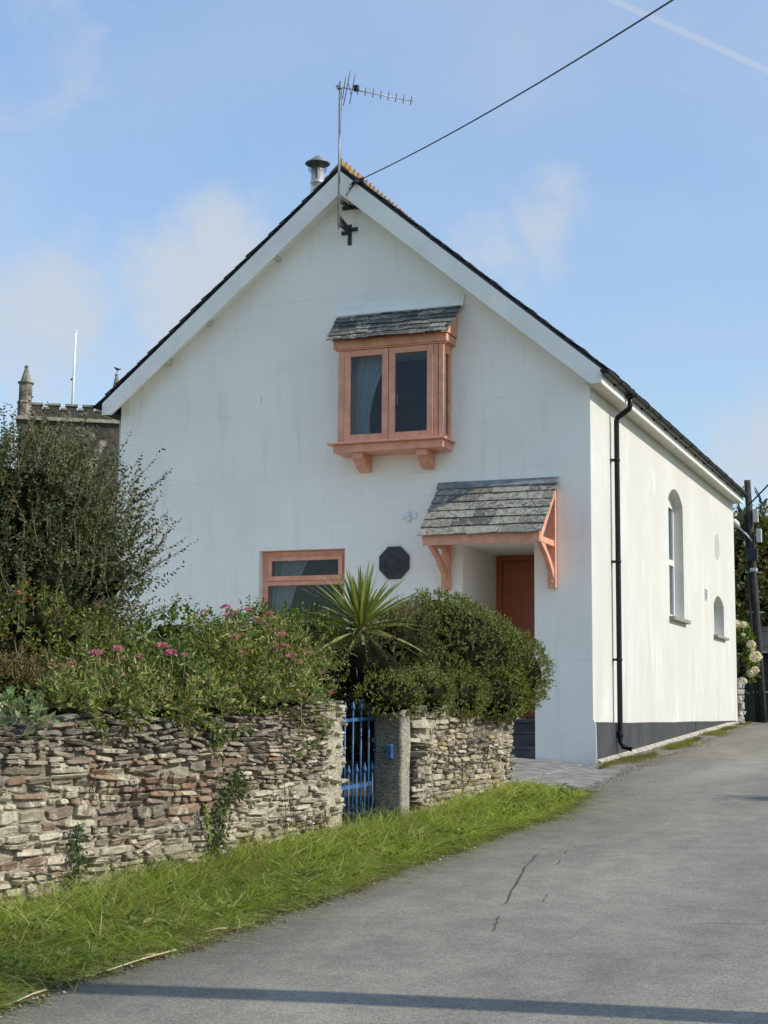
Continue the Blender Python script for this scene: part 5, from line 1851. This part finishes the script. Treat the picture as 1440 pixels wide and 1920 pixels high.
p_, d_ = PINK, DULL
valerian('valerian with rose pink heads below the tall shrub', [R3((170, 1285), 10.6, (0.24, 0.25, 0.18)), R3((220, 1300), 10.5, (0.22, 0.24, 0.16))], 330,
         [(180, 1225, 0.035, p_), (220, 1217, 0.030, p_), (130, 1245, 0.022, d_), (232, 1270, 0.026, p_), (145, 1285, 0.018, d_)], 10.5)
valerian('valerian with two large pink heads before the bright green shrub', [R3((290, 1275), 10.9, (0.25, 0.28, 0.17)), R3((330, 1310), 10.7, (0.24, 0.25, 0.14))], 360,
         [(303, 1212, 0.036, p_), (320, 1226, 0.040, p_), (262, 1231, 0.028, p_), (345, 1228, 0.022, d_), (230, 1236, 0.02, d_)], 10.8, [(0.12, 0.175, 0.045), (0.085, 0.135, 0.035), (0.18, 0.23, 0.065), (0.055, 0.09, 0.022)])
valerian('valerian with tall pink heads against the white wall', [R3((420, 1255), 11.4, (0.26, 0.3, 0.19)), R3((380, 1295), 11.2, (0.26, 0.28, 0.17))], 400,
         [(424, 1140, 0.036, p_), (426, 1155, 0.030, p_), (384, 1148, 0.030, d_), (440, 1150, 0.026, d_), (464, 1143, 0.026, p_), (455, 1225, 0.03, d_), (440, 1195, 0.032, d_), (400, 1248, 0.03, p_), (395, 1262, 0.022, d_), (413, 1232, 0.022, d_)], 11.6, [(0.22, 0.25, 0.06), (0.16, 0.19, 0.045), (0.30, 0.31, 0.09), (0.10, 0.125, 0.03)])
valerian('valerian with faded pink heads beneath the lower front window', [R3((490, 1250), 11.9, (0.27, 0.3, 0.19)), R3((470, 1290), 11.7, (0.28, 0.28, 0.17))], 420,
         [(480, 1160, 0.03, p_), (506, 1150, 0.026, p_), (512, 1185, 0.036, d_), (530, 1190, 0.030, d_), (535, 1212, 0.03, d_), (488, 1168, 0.022, p_), (455, 1190, 0.02, d_)], 12.0)
valerian('valerian trailing towards the rounded wall end', [R3((545, 1262), 12.2, (0.24, 0.28, 0.18)), R3((530, 1295), 12.0, (0.25, 0.26, 0.15))], 360,
         [(545, 1232, 0.040, d_), (558, 1243, 0.034, d_), (515, 1215, 0.030, d_), (500, 1240, 0.026, d_), (575, 1225, 0.024, d_), (602, 1262, 0.020, d_), (535, 1250, 0.02, d_)], 12.0)
valerian('low valerian foliage lying over the middle of the wall top', [R3((210, 1338), 9.6, (0.2, 0.16, 0.06)), R3((120, 1335), 9.3, (0.18, 0.16, 0.06)), R3((300, 1335), 10.05, (0.22, 0.16, 0.07)), R3((380, 1335), 10.4, (0.25, 0.16, 0.08)), R3((470, 1325), 11.0, (0.25, 0.16, 0.08)), R3((540, 1315), 11.3, (0.2, 0.15, 0.07))], 520,
         [(525, 1342, 0.014, d_), (565, 1302, 0.02, d_)], 11.2)

# dry bleached stalks leaning through the bed
for k, path_ in enumerate((((515, 1298), (560, 1285), (585, 1250)), ((385, 1245), (400, 1236), (430, 1225)), ((225, 1315), (260, 1290), (278, 1283)), ((455, 1345), (500, 1338), (520, 1325)), ((380, 1280), (410, 1262), (428, 1258)))):
    q = [pix(u, v, 10.9 + 0.003 * (u - 300)) for u, v in path_]
    st_ = thing('dry_stalk', ['long pale curved dry stalk reaching towards the gate', 'short pale dry stalk among the middle valerian', 'pale dry stalk above the left part of the wall', 'pale dry stalk lying along the wall top', 'thin pale stalk crossing the middle of the flower bed'][k], 'stalk', tuple(q[0]), 'bleached stalks in the flower bed')
    MB().tube(q, [0.005, 0.0045, 0.003], 5).build('stem', M['straw'], st_)

# spiky cordyline
cb = pix(676, 1178, 13.8)
cord = thing('cordyline', 'spiky cordyline with long sword leaves in front of the lower window', 'plant', (cb[0], cb[1], 0.15))
MB().tube([(cb[0], cb[1], 0.1), (cb[0] + 0.02, cb[1], 0.8), (cb[0], cb[1], cb[2])], [0.07, 0.06, 0.06], 10).build('trunk', M['bark'], cord)


def sword(d, L, W, droop, col, k):
    d = np.array(d) / np.linalg.norm(d)
    s_ = np.cross(d, [0, 0, 1.0])
    if np.linalg.norm(s_) < 0.1:
        s_ = np.array([1.0, 0, 0])
    a = rng.uniform(-0.9, 0.9)
    s_ /= np.linalg.norm(s_)
    up = np.cross(s_, d)
    s_ = s_ * math.cos(a) + up * math.sin(a)
    up = np.cross(s_, d)
    V, F = [], []
    m = 7
    for i in range(m + 1):
        t = i / m
        c = cb + np.array([0, 0, -0.04 + 0.08 * k]) + d * (0.03 + L * t) + np.array([0, 0, -droop * L * t * t])
        w = W * (0.55 + 1.2 * t if t < 0.35 else 1.0 * (1 - ((t - 0.35) / 0.65) ** 1.8)) * 0.5
        V += [c - s_ * w + up * w * 0.35, c, c + s_ * w + up * w * 0.35]
    for i in range(m):
        F += [(3 * i, 3 * i + 1, 3 * i + 4, 3 * i + 3), (3 * i + 1, 3 * i + 2, 3 * i + 5, 3 * i + 4)]
    raw('sword_leaf', V, F, M['leaf'], cord, tint=(*col, 1), smooth=True)


for k in range(124):
    t = k / 123
    az = k * 2.399963 + rng.uniform(-0.2, 0.2)
    el = rad(-22 + 102 * t ** 0.7)
    d = np.array((math.cos(az) * math.cos(el), math.sin(az) * math.cos(el), math.sin(el))) - CR * (0.06 + 0.10 * t) + rng.normal(0, 0.12, 3)
    c = [(0.21, 0.25, 0.065), (0.31, 0.33, 0.11), (0.13, 0.175, 0.042)][k % 3]
    if t < 0.16 and k % 3 == 0:
        c = (0.25, 0.21, 0.09)
    sword(d, rng.uniform(0.50, 0.70) * (0.86 if t > 0.8 else 1), rng.uniform(0.028, 0.038), 0.28 * (1 - t) + 0.03, c, t)
# second smaller clump beside it
bushy('strap_plant', 'tuft of browning strap leaves between cordyline and hedge', 'plant', [R3((762, 1150), 14.3, (0.14, 0.16, 0.10))], 1, (0.02, 0.03), 0.02, 0.01, VC, None, 0, 0.3, stems=False)
sp = bpy.data.objects['strap_plant']
P = np.tile(pix(755, 1172, 14.2), (70, 1)) + rng.normal(0, 0.06, (70, 3)) * np.array([1, 1, 0.3])
V, F, T = blades_mesh(P, rng.uniform(0.16, 0.32, 70), rng.uniform(0.010, 0.016, 70), rng.normal(0, 0.1, (70, 2)) + np.array([0.05, 0]), rng.normal(0, 0.05, (70, 2)), tints(70, [(0.16, 0.17, 0.06), (0.25, 0.18, 0.09), (0.11, 0.13, 0.04)], 0.2))
raw('strap_leaves', V, F, M['leaf'], sp, tint=T)


# pink rose by the wall end
def rose(u, v, dep, r, label):
    c = pix(u, v, dep)
    t = thing('rose', label, 'flower', tuple(c - np.array([0, 0, 0.12])), 'roses on the wall end')
    MB().tube([c - np.array([0.10, 0.06, 0.16]), c - np.array([0.02, 0.01, 0.06]), c], 0.003, 5).build('stalk', M['twig'], t)
    for k in range(14):
        a = k * 2.4
        rr = r * (0.25 + 0.75 * (k / 13))
        up = 1 - k / 13
        q = c + np.array([math.cos(a) * rr * 0.7, math.sin(a) * rr * 0.7, up * r * 0.5])
        ou = np.array([math.cos(a), math.sin(a), 0.35 + up * 0.8])
        ou /= np.linalg.norm(ou)
        s_ = np.cross(ou, [0, 0, 1.0])
        s_ /= np.linalg.norm(s_)
        w = r * 0.75
        b_ = c + np.array([0, 0, -r * 0.4])
        V = [b_, q - s_ * w * 0.5, q + ou * r * 0.5 - s_ * w * 0.3, q + ou * r * 0.5 + s_ * w * 0.3, q + s_ * w * 0.5]
        raw('petal', V, [(0, 1, 2, 3, 4)], M['petal'], t, tint=(0.72, 0.13, 0.22, 1))


rose(620, 1300, 11.75, 0.026, 'bright pink rose at the top of the rounded wall end')
rose(562, 1301, 11.4, 0.014, 'small faded pink rose on the wall top')


# ---- plants growing on the stone wall face: ivy and dock stems
def wall_pt(u, v, off=0.03):
    d = CF + CR * (u - 720) / FPX - CU * (v - 960) / FPX
    n3 = np.array([nw[0], nw[1], 0])
    t = ((np.array([*A_, 0]) + n3 * off - CAM) @ n3) / (d @ n3)
    return CAM + d * t


def ivy(label, pts, n, leaf, cols):
    c0 = wall_pt(*pts[-1][:2])
    t = thing('ivy', label, 'ivy', tuple(c0), 'ivy on the long stone wall')
    P, D = [], []
    n3 = np.array([nw[0], nw[1], 0.0])
    for _ in range(n):
        i = rng.integers(len(pts) - 1)
        k = rng.random()
        a, b = pts[i], pts[i + 1]
        u, v, w = [a[j] + (b[j] - a[j]) * k for j in range(3)]
        P.append(wall_pt(u + rng.normal(0, w * 0.5), v + rng.normal(0, 6), 0.03 + abs(rng.normal(0, 0.025))))
        D.append(np.array([0, 0, -0.6]) + n3 * 0.6 + rng.normal(0, 0.6, 3))
    V, F, T = leaves_mesh(np.array(P), np.array(D), leaf * rng.uniform(0.6, 1.2, n), leaf * 0.85 * rng.uniform(0.7, 1.1, n), tints(n, cols, 0.3), nrm=np.tile(n3, (n, 1)))
    raw('foliage', V, F, M['leaf'], t, tint=T)
    MB().tube([wall_pt(p[0], p[1], 0.028) for p in pts], 0.006, 5).build('stem', M['bark'], t)


IV = [(0.07, 0.10, 0.03), (0.10, 0.135, 0.045), (0.05, 0.075, 0.022)]
ivy('ivy climbing the seam in the middle of the long wall', [(440, 1445, 20), (445, 1480, 32), (415, 1510, 12), (410, 1560, 14), (402, 1600, 16)], 520, 0.030, IV)
ivy('ivy patch low on the left part of the long wall', [(150, 1545, 6), (142, 1580, 16), (148, 1620, 18), (140, 1650, 14)], 300, 0.024, [(0.06, 0.095, 0.03), (0.08, 0.115, 0.04)])
ivy('pale green creeper beside the seam ivy', [(385, 1512, 5), (388, 1545, 7), (392, 1575, 7)], 70, 0.028, [(0.20, 0.26, 0.07), (0.16, 0.21, 0.05)])
ivy('small creeper at the foot of the rounded wall end', [(610, 1520, 7), (612, 1550, 8), (606, 1570, 9)], 60, 0.026, [(0.13, 0.17, 0.05), (0.22, 0.2, 0.07)])
ivy('trailing weed on the upper face near the rounded end', [(600, 1345, 14), (615, 1365, 10), (590, 1395, 14), (535, 1415, 16)], 110, 0.034, [(0.15, 0.19, 0.06), (0.11, 0.15, 0.045)])
ivy('weeds hanging over the wall top by the seam', [(380, 1350, 26), (420, 1365, 22), (400, 1390, 18), (470, 1362, 26)], 190, 0.034, [(0.12, 0.16, 0.045), (0.09, 0.12, 0.035)])


def dock(u, v, h, lab, on2=False):
    c = wall_pt(u, v, 0.06) if not on2 else pix(u, v, 13.4)
    t = thing('dock_weed', lab, 'weed', tuple(c), 'dead dock stems along the walls')
    paths, P, D = [], [], []
    for k in range(5):
        b = c + np.array([rng.normal(0, 0.03), rng.normal(0, 0.05), 0])
        e = b + np.array([rng.normal(0, 0.03), rng.normal(0, 0.04), h * rng.uniform(0.6, 1.0)])
        paths.append([b, (b + e) / 2 + rng.normal(0, 0.01, 3), e])
        for j in range(24):
            tt = rng.uniform(0.25, 1.0)
            P.append(b + (e - b) * tt)
            D.append(rng.normal(size=3) + np.array([0, 0, 0.4]))
    twigs_mesh(paths, 0.0024, 0.0015).build('stems', plain('dock_stem', (0.085, 0.05, 0.035), 0.9), t) if 'dock_stem' not in bpy.data.materials else twigs_mesh(paths, 0.0024, 0.0015).build('stems', bpy.data.materials['dock_stem'], t)
    for c_ in t.children:
        c_['kind'] = 'stuff'
    V, F, T = leaves_mesh(np.array(P), np.array(D), 0.014, 0.010, tints(len(P), [(0.11, 0.06, 0.04), (0.15, 0.09, 0.05), (0.08, 0.045, 0.03)], 0.3))
    raw('seed_heads', V, F, M['leaf'], t, tint=T)['kind'] = 'stuff'


for (u, v, h, lab) in ((235, 1530, 0.22, 'brown dock stems in front of the brown stones'), (180, 1500, 0.16, 'thin brown dock stems on the left of the wall'), (545, 1560, 0.36, 'tall brown dock stems near the rounded wall end'), (575, 1570, 0.30, 'brown dock stems below the wall-end creeper'), (470, 1600, 0.2, 'short rusty dock stems right of the seam ivy'), (300, 1480, 0.14, 'small dock stems beside the rusty block')):
    dock(u, v, h, lab)
for (u, v, h, lab) in ((860, 1470, 0.30, 'brown dock stems against the short wall'), (905, 1440, 0.28, 'reddish dock stems under the hedge'), (775, 1555, 0.35, 'orange dock stem in the dark gap by the gatepost')):
    dock(u, v, h, lab, True)

# straw lying on the road edge
for k, ((u0, v0), (u1, v1)) in enumerate((((200, 1825), (330, 1786)), ((385, 1752), (425, 1745)), ((30, 1883), (85, 1862)), ((255, 1800), (300, 1795)))):
    a, b = ray_ground(u0, v0), ray_ground(u1, v1)
    s_ = thing('straw', ['longest pale straw lying along the road edge', 'short pale straw on the road edge near the verge bend', 'pale straw at the bottom left road edge', 'thin straw beside the longest one'][k], 'straw', tuple(a), 'straws on the road edge')
    MB().tube([a + np.array([0, 0, 0.012]), (a + b) / 2 + np.array([0.01, 0, 0.022]), b + np.array([0, 0, 0.014])], 0.0045, 5).build('stem', M['straw'], s_)

# ================================================================== CHURCH TOWER
TD = 100.0
tl, trr = pix(47, 760, TD), pix(217, 760, TD * 1.012)
ex = np.array([trr[0] - tl[0], trr[1] - tl[1], 0])
TW = float(np.linalg.norm(ex))
ex /= TW
ey = np.array([-ex[1], ex[0], 0])
if ey @ CF < 0:
    ey = -ey


def tz(v, d=TD):
    return float(pix(100, v, d)[2])


z_top, z_emb, z_str, z_par = tz(756), tz(767), tz(790), tz(787)
tower = thing('church_tower', 'old square stone church tower with battlements and corner pinnacles', 'tower', (tl[0], tl[1], 0.0))


def tp(a, b, z):
    return tuple(np.array([tl[0], tl[1], 0]) + ex * a + ey * b + np.array([0, 0, z]))


def tbox(a0, a1, b0, b1, z0, z1):
    return [tp(a0, b0, z0), tp(a1, b0, z0), tp(a1, b1, z0), tp(a0, b1, z0), tp(a0, b0, z1), tp(a1, b0, z1), tp(a1, b1, z1), tp(a0, b1, z1)]


TS = (0.075, 0.067, 0.052, 0.42)
TL = (0.23, 0.21, 0.165, 0.75)
MB().hexa(tbox(-0.35, TW + 0.35, -0.35, TW + 0.35, -1, z_str)).build('shaft', M['tower_stone'], tower, tint=TS)
MB().hexa(tbox(-0.55, TW + 0.55, -0.55, TW + 0.55, z_str, z_par + 0.12)).build('string_course', M['tower_stone'], tower, tint=(0.30, 0.27, 0.21, 0.9))
MB().hexa(tbox(-0.22, TW + 0.22, -0.22, 0.2, z_par + 0.12, z_emb)).build('parapet', M['tower_stone'], tower, tint=TS)
MB().hexa(tbox(-0.22, 0.2, 0.2, TW + 0.22, z_par + 0.12, z_emb)).build('parapet', M['tower_stone'], tower, tint=TS)
MB().hexa(tbox(TW - 0.2, TW + 0.22, 0.2, TW + 0.22, z_par + 0.12, z_emb)).build('parapet', M['tower_stone'], tower, tint=TS)
MB().hexa(tbox(0.2, TW - 0.2, TW - 0.2, TW + 0.22, z_par + 0.12, z_emb)).build('parapet', M['tower_stone'], tower, tint=TS)
nm = 5
pitch = TW / nm
for k in range(nm):
    a = 0.42 + k * (TW - 0.3) / nm
    for (b0, b1) in ((-0.22, 0.2), (TW - 0.2, TW + 0.22)):
        m_ = MB().hexa(tbox(a, a + pitch * 0.58, b0, b1, z_emb + 0.01, z_top - 0.12)).build('merlon', M['tower_stone'], tower, tint=TS)
        MB().hexa(tbox(a - 0.07, a + pitch * 0.58 + 0.07, b0 - 0.07, b1 + 0.07, z_top - 0.12, z_top + 0.02)).build('coping', M['tower_stone'], m_, tint=TL)
    e_ = MB().hexa(tbox(a + pitch * 0.58 + 0.08, a + pitch * 0.97, -0.28, 0.26, z_emb + 0.005, z_emb + 0.13)).build('embrasure_coping', M['tower_stone'], tower, tint=TL)
for (a, b, base_t, cone_t, big_) in ((0, 0, tz(716), tz(683), 1), (TW, 0, tz(722), tz(690), 0), (0, TW, tz(722), tz(696), 0), (TW, TW, tz(722), tz(696), 0)):
    r = 0.43 if big_ else 0.32
    c = tp(a, b, 0)
    t_ = MB().lathe(c, [(r + 0.05, z_par + 0.1), (r + 0.05, z_top - 0.1), (r + 0.12, z_top), (r, z_top + 0.15), (r, base_t - 0.15), (r + 0.10, base_t - 0.08), (r + 0.1, base_t), (r - 0.1, base_t + 0.04)], 8, smooth=False).build('turret', M['tower_stone'], tower, tint=(0.17, 0.155, 0.115, 0.7))
    MB().lathe(c, [(r - 0.07, base_t + 0.03), (0.10, cone_t - 0.18), (0.13, cone_t - 0.14), (0.12, cone_t - 0.05), (0.03, cone_t)], 8, smooth=False).build('pinnacle', M['tower_stone'], t_, tint=(0.20, 0.19, 0.155, 0.5))
vx = tp(0, TW, 0)
vz = tz(696) - 0.1
MB().tube([(vx[0], vx[1], vz), (vx[0], vx[1], vz + 0.75)], 0.025, 5).tube([np.array(vx) + ex * -0.32 + [0, 0, vz + 0.45], np.array(vx) + ex * 0.32 + [0, 0, vz + 0.45]], 0.02, 5).build('weather_vane', M['iron'], tower)
fp = tp(TW * 0.515, TW * 0.4, 0)
flag = thing('flagpole', 'tall bare white flagpole on the church tower', 'flagpole', (fp[0], fp[1], z_par))
MB().tube([(fp[0], fp[1], z_par), (fp[0] + 0.05, fp[1], tz(690, 102)), (fp[0] + 0.10, fp[1], tz(612, 102))], [0.09, 0.08, 0.05], 8).build('pole', M['flag_white'], flag)
MB().lathe((fp[0] + 0.1, fp[1], tz(612, 102)), [(0.05, 0), (0.08, 0.05), (0.05, 0.12)], 8).build('truck', M['flag_white'], flag)
MB().box(fp[0] - 0.12, fp[0] + 0.0, fp[1] - 0.08, fp[1] + 0.08, tz(706, 102), tz(702, 102)).build('cleat', M['iron'], flag)
# crow on the right pinnacle
cz = tz(690) + 0.02
cc = np.array(tp(TW, 0, 0))
cc[2] = cz
crow = thing('crow', 'black crow perched on the right pinnacle of the tower', 'bird', tuple(cc))
bp = [cc + ex * a + np.array([0, 0, z]) for a, z in ((-0.20, 0.36), (-0.13, 0.37), (-0.08, 0.34), (-0.02, 0.28), (0.08, 0.26), (0.18, 0.28), (0.30, 0.30))]
MB().tube(bp, [0.008, 0.05, 0.055, 0.085, 0.085, 0.05, 0.02], 8).build('body', M['iron'], crow)
for s_ in (-0.02, 0.03):
    MB().tube([cc + ex * s_ + np.array([0, 0, -0.02]), cc + ex * (s_ + 0.02) + np.array([0, 0, 0.24])], 0.012, 5).build('leg', M['iron'], crow)

# ================================================================== BEYOND THE HOUSE, RIGHT
# hydrangea round the far corner
hy = [R3((1388, 1215), 31.5, (0.22, 0.3, 0.30)), R3((1392, 1265), 31.2, (0.25, 0.3, 0.26)), R3((1375, 1190), 31.8, (0.2, 0.3, 0.30))]
hyd = bushy('hydrangea', 'hydrangea with large creamy pink heads at the far corner of the house', 'shrub', hy, 240, (0.12, 0.25), 0.13, 0.085, [(0.12, 0.17, 0.03), (0.16, 0.20, 0.04), (0.08, 0.12, 0.022)], None, 0.6, 0.5, 0.5, 0.05)
for (u, v, r) in ((1417, 1231, 0.125), (1409, 1208, 0.09), (1408, 1262, 0.095), (1416, 1256, 0.08), (1391, 1277, 0.10), (1393, 1171, 0.075), (1376, 1170, 0.11), (1411, 1217, 0.05), (1394, 1190, 0.04)):
    c = pix(u, v, 30.8)
    n = 150
    d = unitv(rng.normal(size=(n, 3)))
    P = c + d * r * rng.uniform(0.8, 1.0, (n, 1)) * np.array([1, 1, 0.85])
    nr = d
    D = np.cross(d, rng.normal(size=(n, 3)))
    V, F, T = leaves_mesh(P, D, r * 0.42, r * 0.36, tints(n, [(0.82, 0.76, 0.66), (0.84, 0.80, 0.72), (0.76, 0.64, 0.56)], 0.1), nrm=nr)
    raw('flower_head', V, F, M['petal'], hyd, tint=T)

# rough stone wall stub behind the house corner
plan3 = [(-0.3, 11.75), (0.0, 11.74), (0.03, 11.78), (0.03, 11.9), (0.0, 12.5)]
RubbleWall('boundary_wall', 'rough grey boundary wall of stacked stones just past the house corner', plan3, lambda t: 0.35, lambda t: 1.32 + 0.02 * math.sin(t * 9), 0.3, 5, (0.0, 12.0, 0.45),
           lambda R_, t, z, la, ph: R_.choice([(0.30, 0.29, 0.27), (0.36, 0.34, 0.31), (0.25, 0.24, 0.22)]), lambda t, z: 0.3, [(0, 1.1, lambda R_, z: R_.uniform(0.09, 0.17))])

# telegraph pole with street lamp
pb = pix(1431, 1357, 37.0)
ptp = pix(1401, 900, 37.0)
up_ = thing('telegraph_pole', 'leaning dark telegraph pole with cables and boxes beyond the house', 'pole', (pb[0], pb[1], 0.45))
ax_ = ptp - np.array([pb[0], pb[1], 0.3])
pp = lambda t: np.array([pb[0], pb[1], 0.3]) + ax_ * t
MB().tube([pp(0), pp(0.5), pp(1.0)], [0.105, 0.095, 0.075], 12).build('shaft', M['far_pole'], up_)
MB().tube([pp(0.0) + CR * -0.14 - CF * 0.05, pp(0.4) + CR * -0.14 - CF * 0.05, pp(0.86) + CR * -0.11], 0.035, 6).build('cable_duct', M['cable'], up_)
for (t, w, h, mt_) in ((0.70, 0.16, 0.30, 'iron'), (0.64, 0.10, 0.08, 'lamp_grey')):
    c = pp(t) - CF * 0.16
    MB().box(c[0] - w, c[0] + w * 0.6, c[1] - 0.08, c[1] + 0.05, c[2] - h / 2, c[2] + h / 2).build('junction_box', M[mt_], up_, bevel=0.01)
for t, o_ in ((0.86, 0.12), (0.78, 0.17)):
    c = pp(t) + CR * o_ - CF * 0.12
    MB().box(c[0] - 0.06, c[0] + 0.06, c[1] - 0.06, c[1] + 0.06, c[2] - 0.18, c[2] + 0.14).build('terminal_box', M['soffit'], up_, bevel=0.01)
for k in range(5):
    c = pp(0.9)
    a = rng.uniform(0, 6.28)
    q = [c + CR * (0.12 + 0.16 * math.sin(x)) * (1 if k % 2 else -1) + np.array([0, 0, -0.45 + 0.75 * x / 3.1 + 0.04 * k]) - CF * 0.1 for x in np.linspace(0, 3.1, 9)]
    MB().tube(q, 0.016, 5).build('cable_loop', M['cable'], up_)
for k in range(4):
    c = pp(0.15 + 0.16 * k)
    MB().bar(c - CR * 0.2 - CF * 0.05, c + CR * 0.2 - CF * 0.05, 0.02, 0.02).build('climbing_step', M['galv'], up_)
lm = thing('street_lamp', 'small grey street lamp head on a bracket of the leaning pole', 'street lamp', tuple(pp(0.78)))
a, b = pp(0.755) - CF * 0.1, pix(1386, 990, 36.9)
MB().tube([a, (a + b) / 2 + np.array([0, 0, 0.02]), b], 0.022, 6).build('arm', M['lamp_grey'], lm)
dl = (b - a) / np.linalg.norm(b - a)
MB().tube([b, b + dl * 0.08 + np.array([0, 0, 0.02]), b + dl * 0.2 + np.array([0, 0, -0.0]), b + dl * 0.32 + np.array([0, 0, -0.04])], [0.035, 0.09, 0.10, 0.03], 10).build('lamp_head', M['lamp_grey'], lm)
for k, (u, v, dpt, tt) in enumerate(((1500, 830, 34.0, 0.90), (1300, 1020, 40.0, 0.80))):
    e = pix(u, v, dpt)
    w_ = thing('overhead_wire', ['black wire leaving the leaning pole to the upper right', 'black wire running from the leaning pole behind the house'][k], 'wire', tuple(pp(tt)))
    MB().tube([pp(tt), (pp(tt) + e) / 2 + np.array([0, 0, -0.1]), e], 0.02, 5).build('cable', M['cable'], w_)

# dark timber outbuilding behind the pole: boards one by one
sh = thing('outbuilding', 'dark timber outbuilding in shade behind the leaning pole', 'outbuilding', (1.0, 26.0, 0.45))
MB().box(-3.2, 6.0, 27.0, 30.0, 0.3, 2.6).build('frame', M['board_dark'], sh)
bo = MB().box(-3.2, -3.02, 26.94, 26.99, 0.35, 2.62).build('board', M['board_dark'], sh)
for k in range(1, 46):
    copy_part(bo, sh, (k * 0.2, 0, 0.0))
MB().prism([(-3.5, 26.6, 2.45), (-3.5, 28.5, 3.3), (-3.5, 30.4, 2.45), (-3.5, 30.4, 2.4), (-3.5, 28.5, 3.2), (-3.5, 26.6, 2.4)], (9.9, 0, 0)).build('roof', M['board_dark'], sh)


def tree(label, base, h, blobs, n, leaf, cols, group):
    t = thing('tree', label, 'tree', tuple(base), group)
    b = np.array(base)
    c0 = np.array(blobs[0][:3])
    MB().tube([b - [0, 0, 0.3], b + [0.1, 0, h * 0.25], b * 0.5 + c0 * 0.5, c0], [0.28, 0.22, 0.17, 0.08], 9).build('trunk', M['bark'], t)
    lim = [[b + [0.05, 0, h * 0.3], (b + np.array(q[:3])) / 2 + [0, 0, 0.5], np.array(q[:3]), np.array(q[:3]) + [0.1, 0, q[5] * 0.8]] for q in blobs]
    for l_ in lim:
        MB().tube(l_, [0.11, 0.08, 0.05, 0.015], 6).build('limb', M['bark'], t)
    S0, N0 = crown_points(n, blobs, 0.45)
    pa, P, D, K, T = shoots(S0, N0 + [0, 0, 0.3] + rng.normal(0, 0.4, (n, 3)), rng.uniform(0.3, 0.8, n), 0.07, 0, 0, cols, None, spread=0.9)
    V, F, T = leaves_mesh(P, D, leaf * rng.uniform(0.7, 1.3, len(P)), leaf * 0.6, T)
    raw('crown', V, F, M['leaf'], t, tint=T)
    blob_core(blobs, 0.72, 'shade_core', t, M['thicket'])['kind'] = 'stuff'


DT = [(0.085, 0.095, 0.025), (0.12, 0.12, 0.03), (0.06, 0.07, 0.02), (0.16, 0.14, 0.035)]
tree('olive-leaved tree behind the leaning pole', (1.3, 33.0, 0.4), 6.0, [R3((1400, 1075), 50, (1.5, 1.5, 1.1)), R3((1375, 1040), 51, (1.2, 1.2, 1.0)), R3((1430, 1040), 50, (1.4, 1.4, 1.2)), R3((1450, 1110), 49, (1.5, 1.4, 1.1)), R3((1385, 1120), 49, (1.0, 1.2, 1.2))], 1300, 0.17, DT, 'trees beyond the house')
tree('darker tree at the right edge beyond the house', (4.6, 35.0, 0.4), 6.0, [R3((1480, 1060), 53, (1.6, 1.6, 1.4)), R3((1440, 1150), 48, (1.3, 1.4, 1.0)), R3((1405, 1160), 48, (1.2, 1.2, 0.9)), R3((1520, 1120), 50, (1.6, 1.4, 1.2)), R3((1400, 1220), 47, (1.3, 1.2, 1.0)), R3((1450, 1240), 47, (1.3, 1.2, 1.1))], 1200, 0.17, [(0.05, 0.06, 0.018), (0.07, 0.08, 0.02), (0.10, 0.10, 0.03)], 'trees beyond the house')

# roadside bush on the right, out of frame; only its shadow reaches the road in view
sb = ray_ground(1425, 1500)
sb = sb + np.array([math.cos(rad(SUN_AZ)), math.sin(rad(SUN_AZ)), 0]) * 1.7
bushy('roadside_bush', 'roadside bush beyond the right edge casting a small shadow on the road', 'bush', [(sb[0] + 0.35, sb[1] + 0.1, 0.72, 0.35, 0.32, 0.85)], 260, (0.1, 0.2), 0.05, 0.03, HC, HW, 0.8, 0.6)
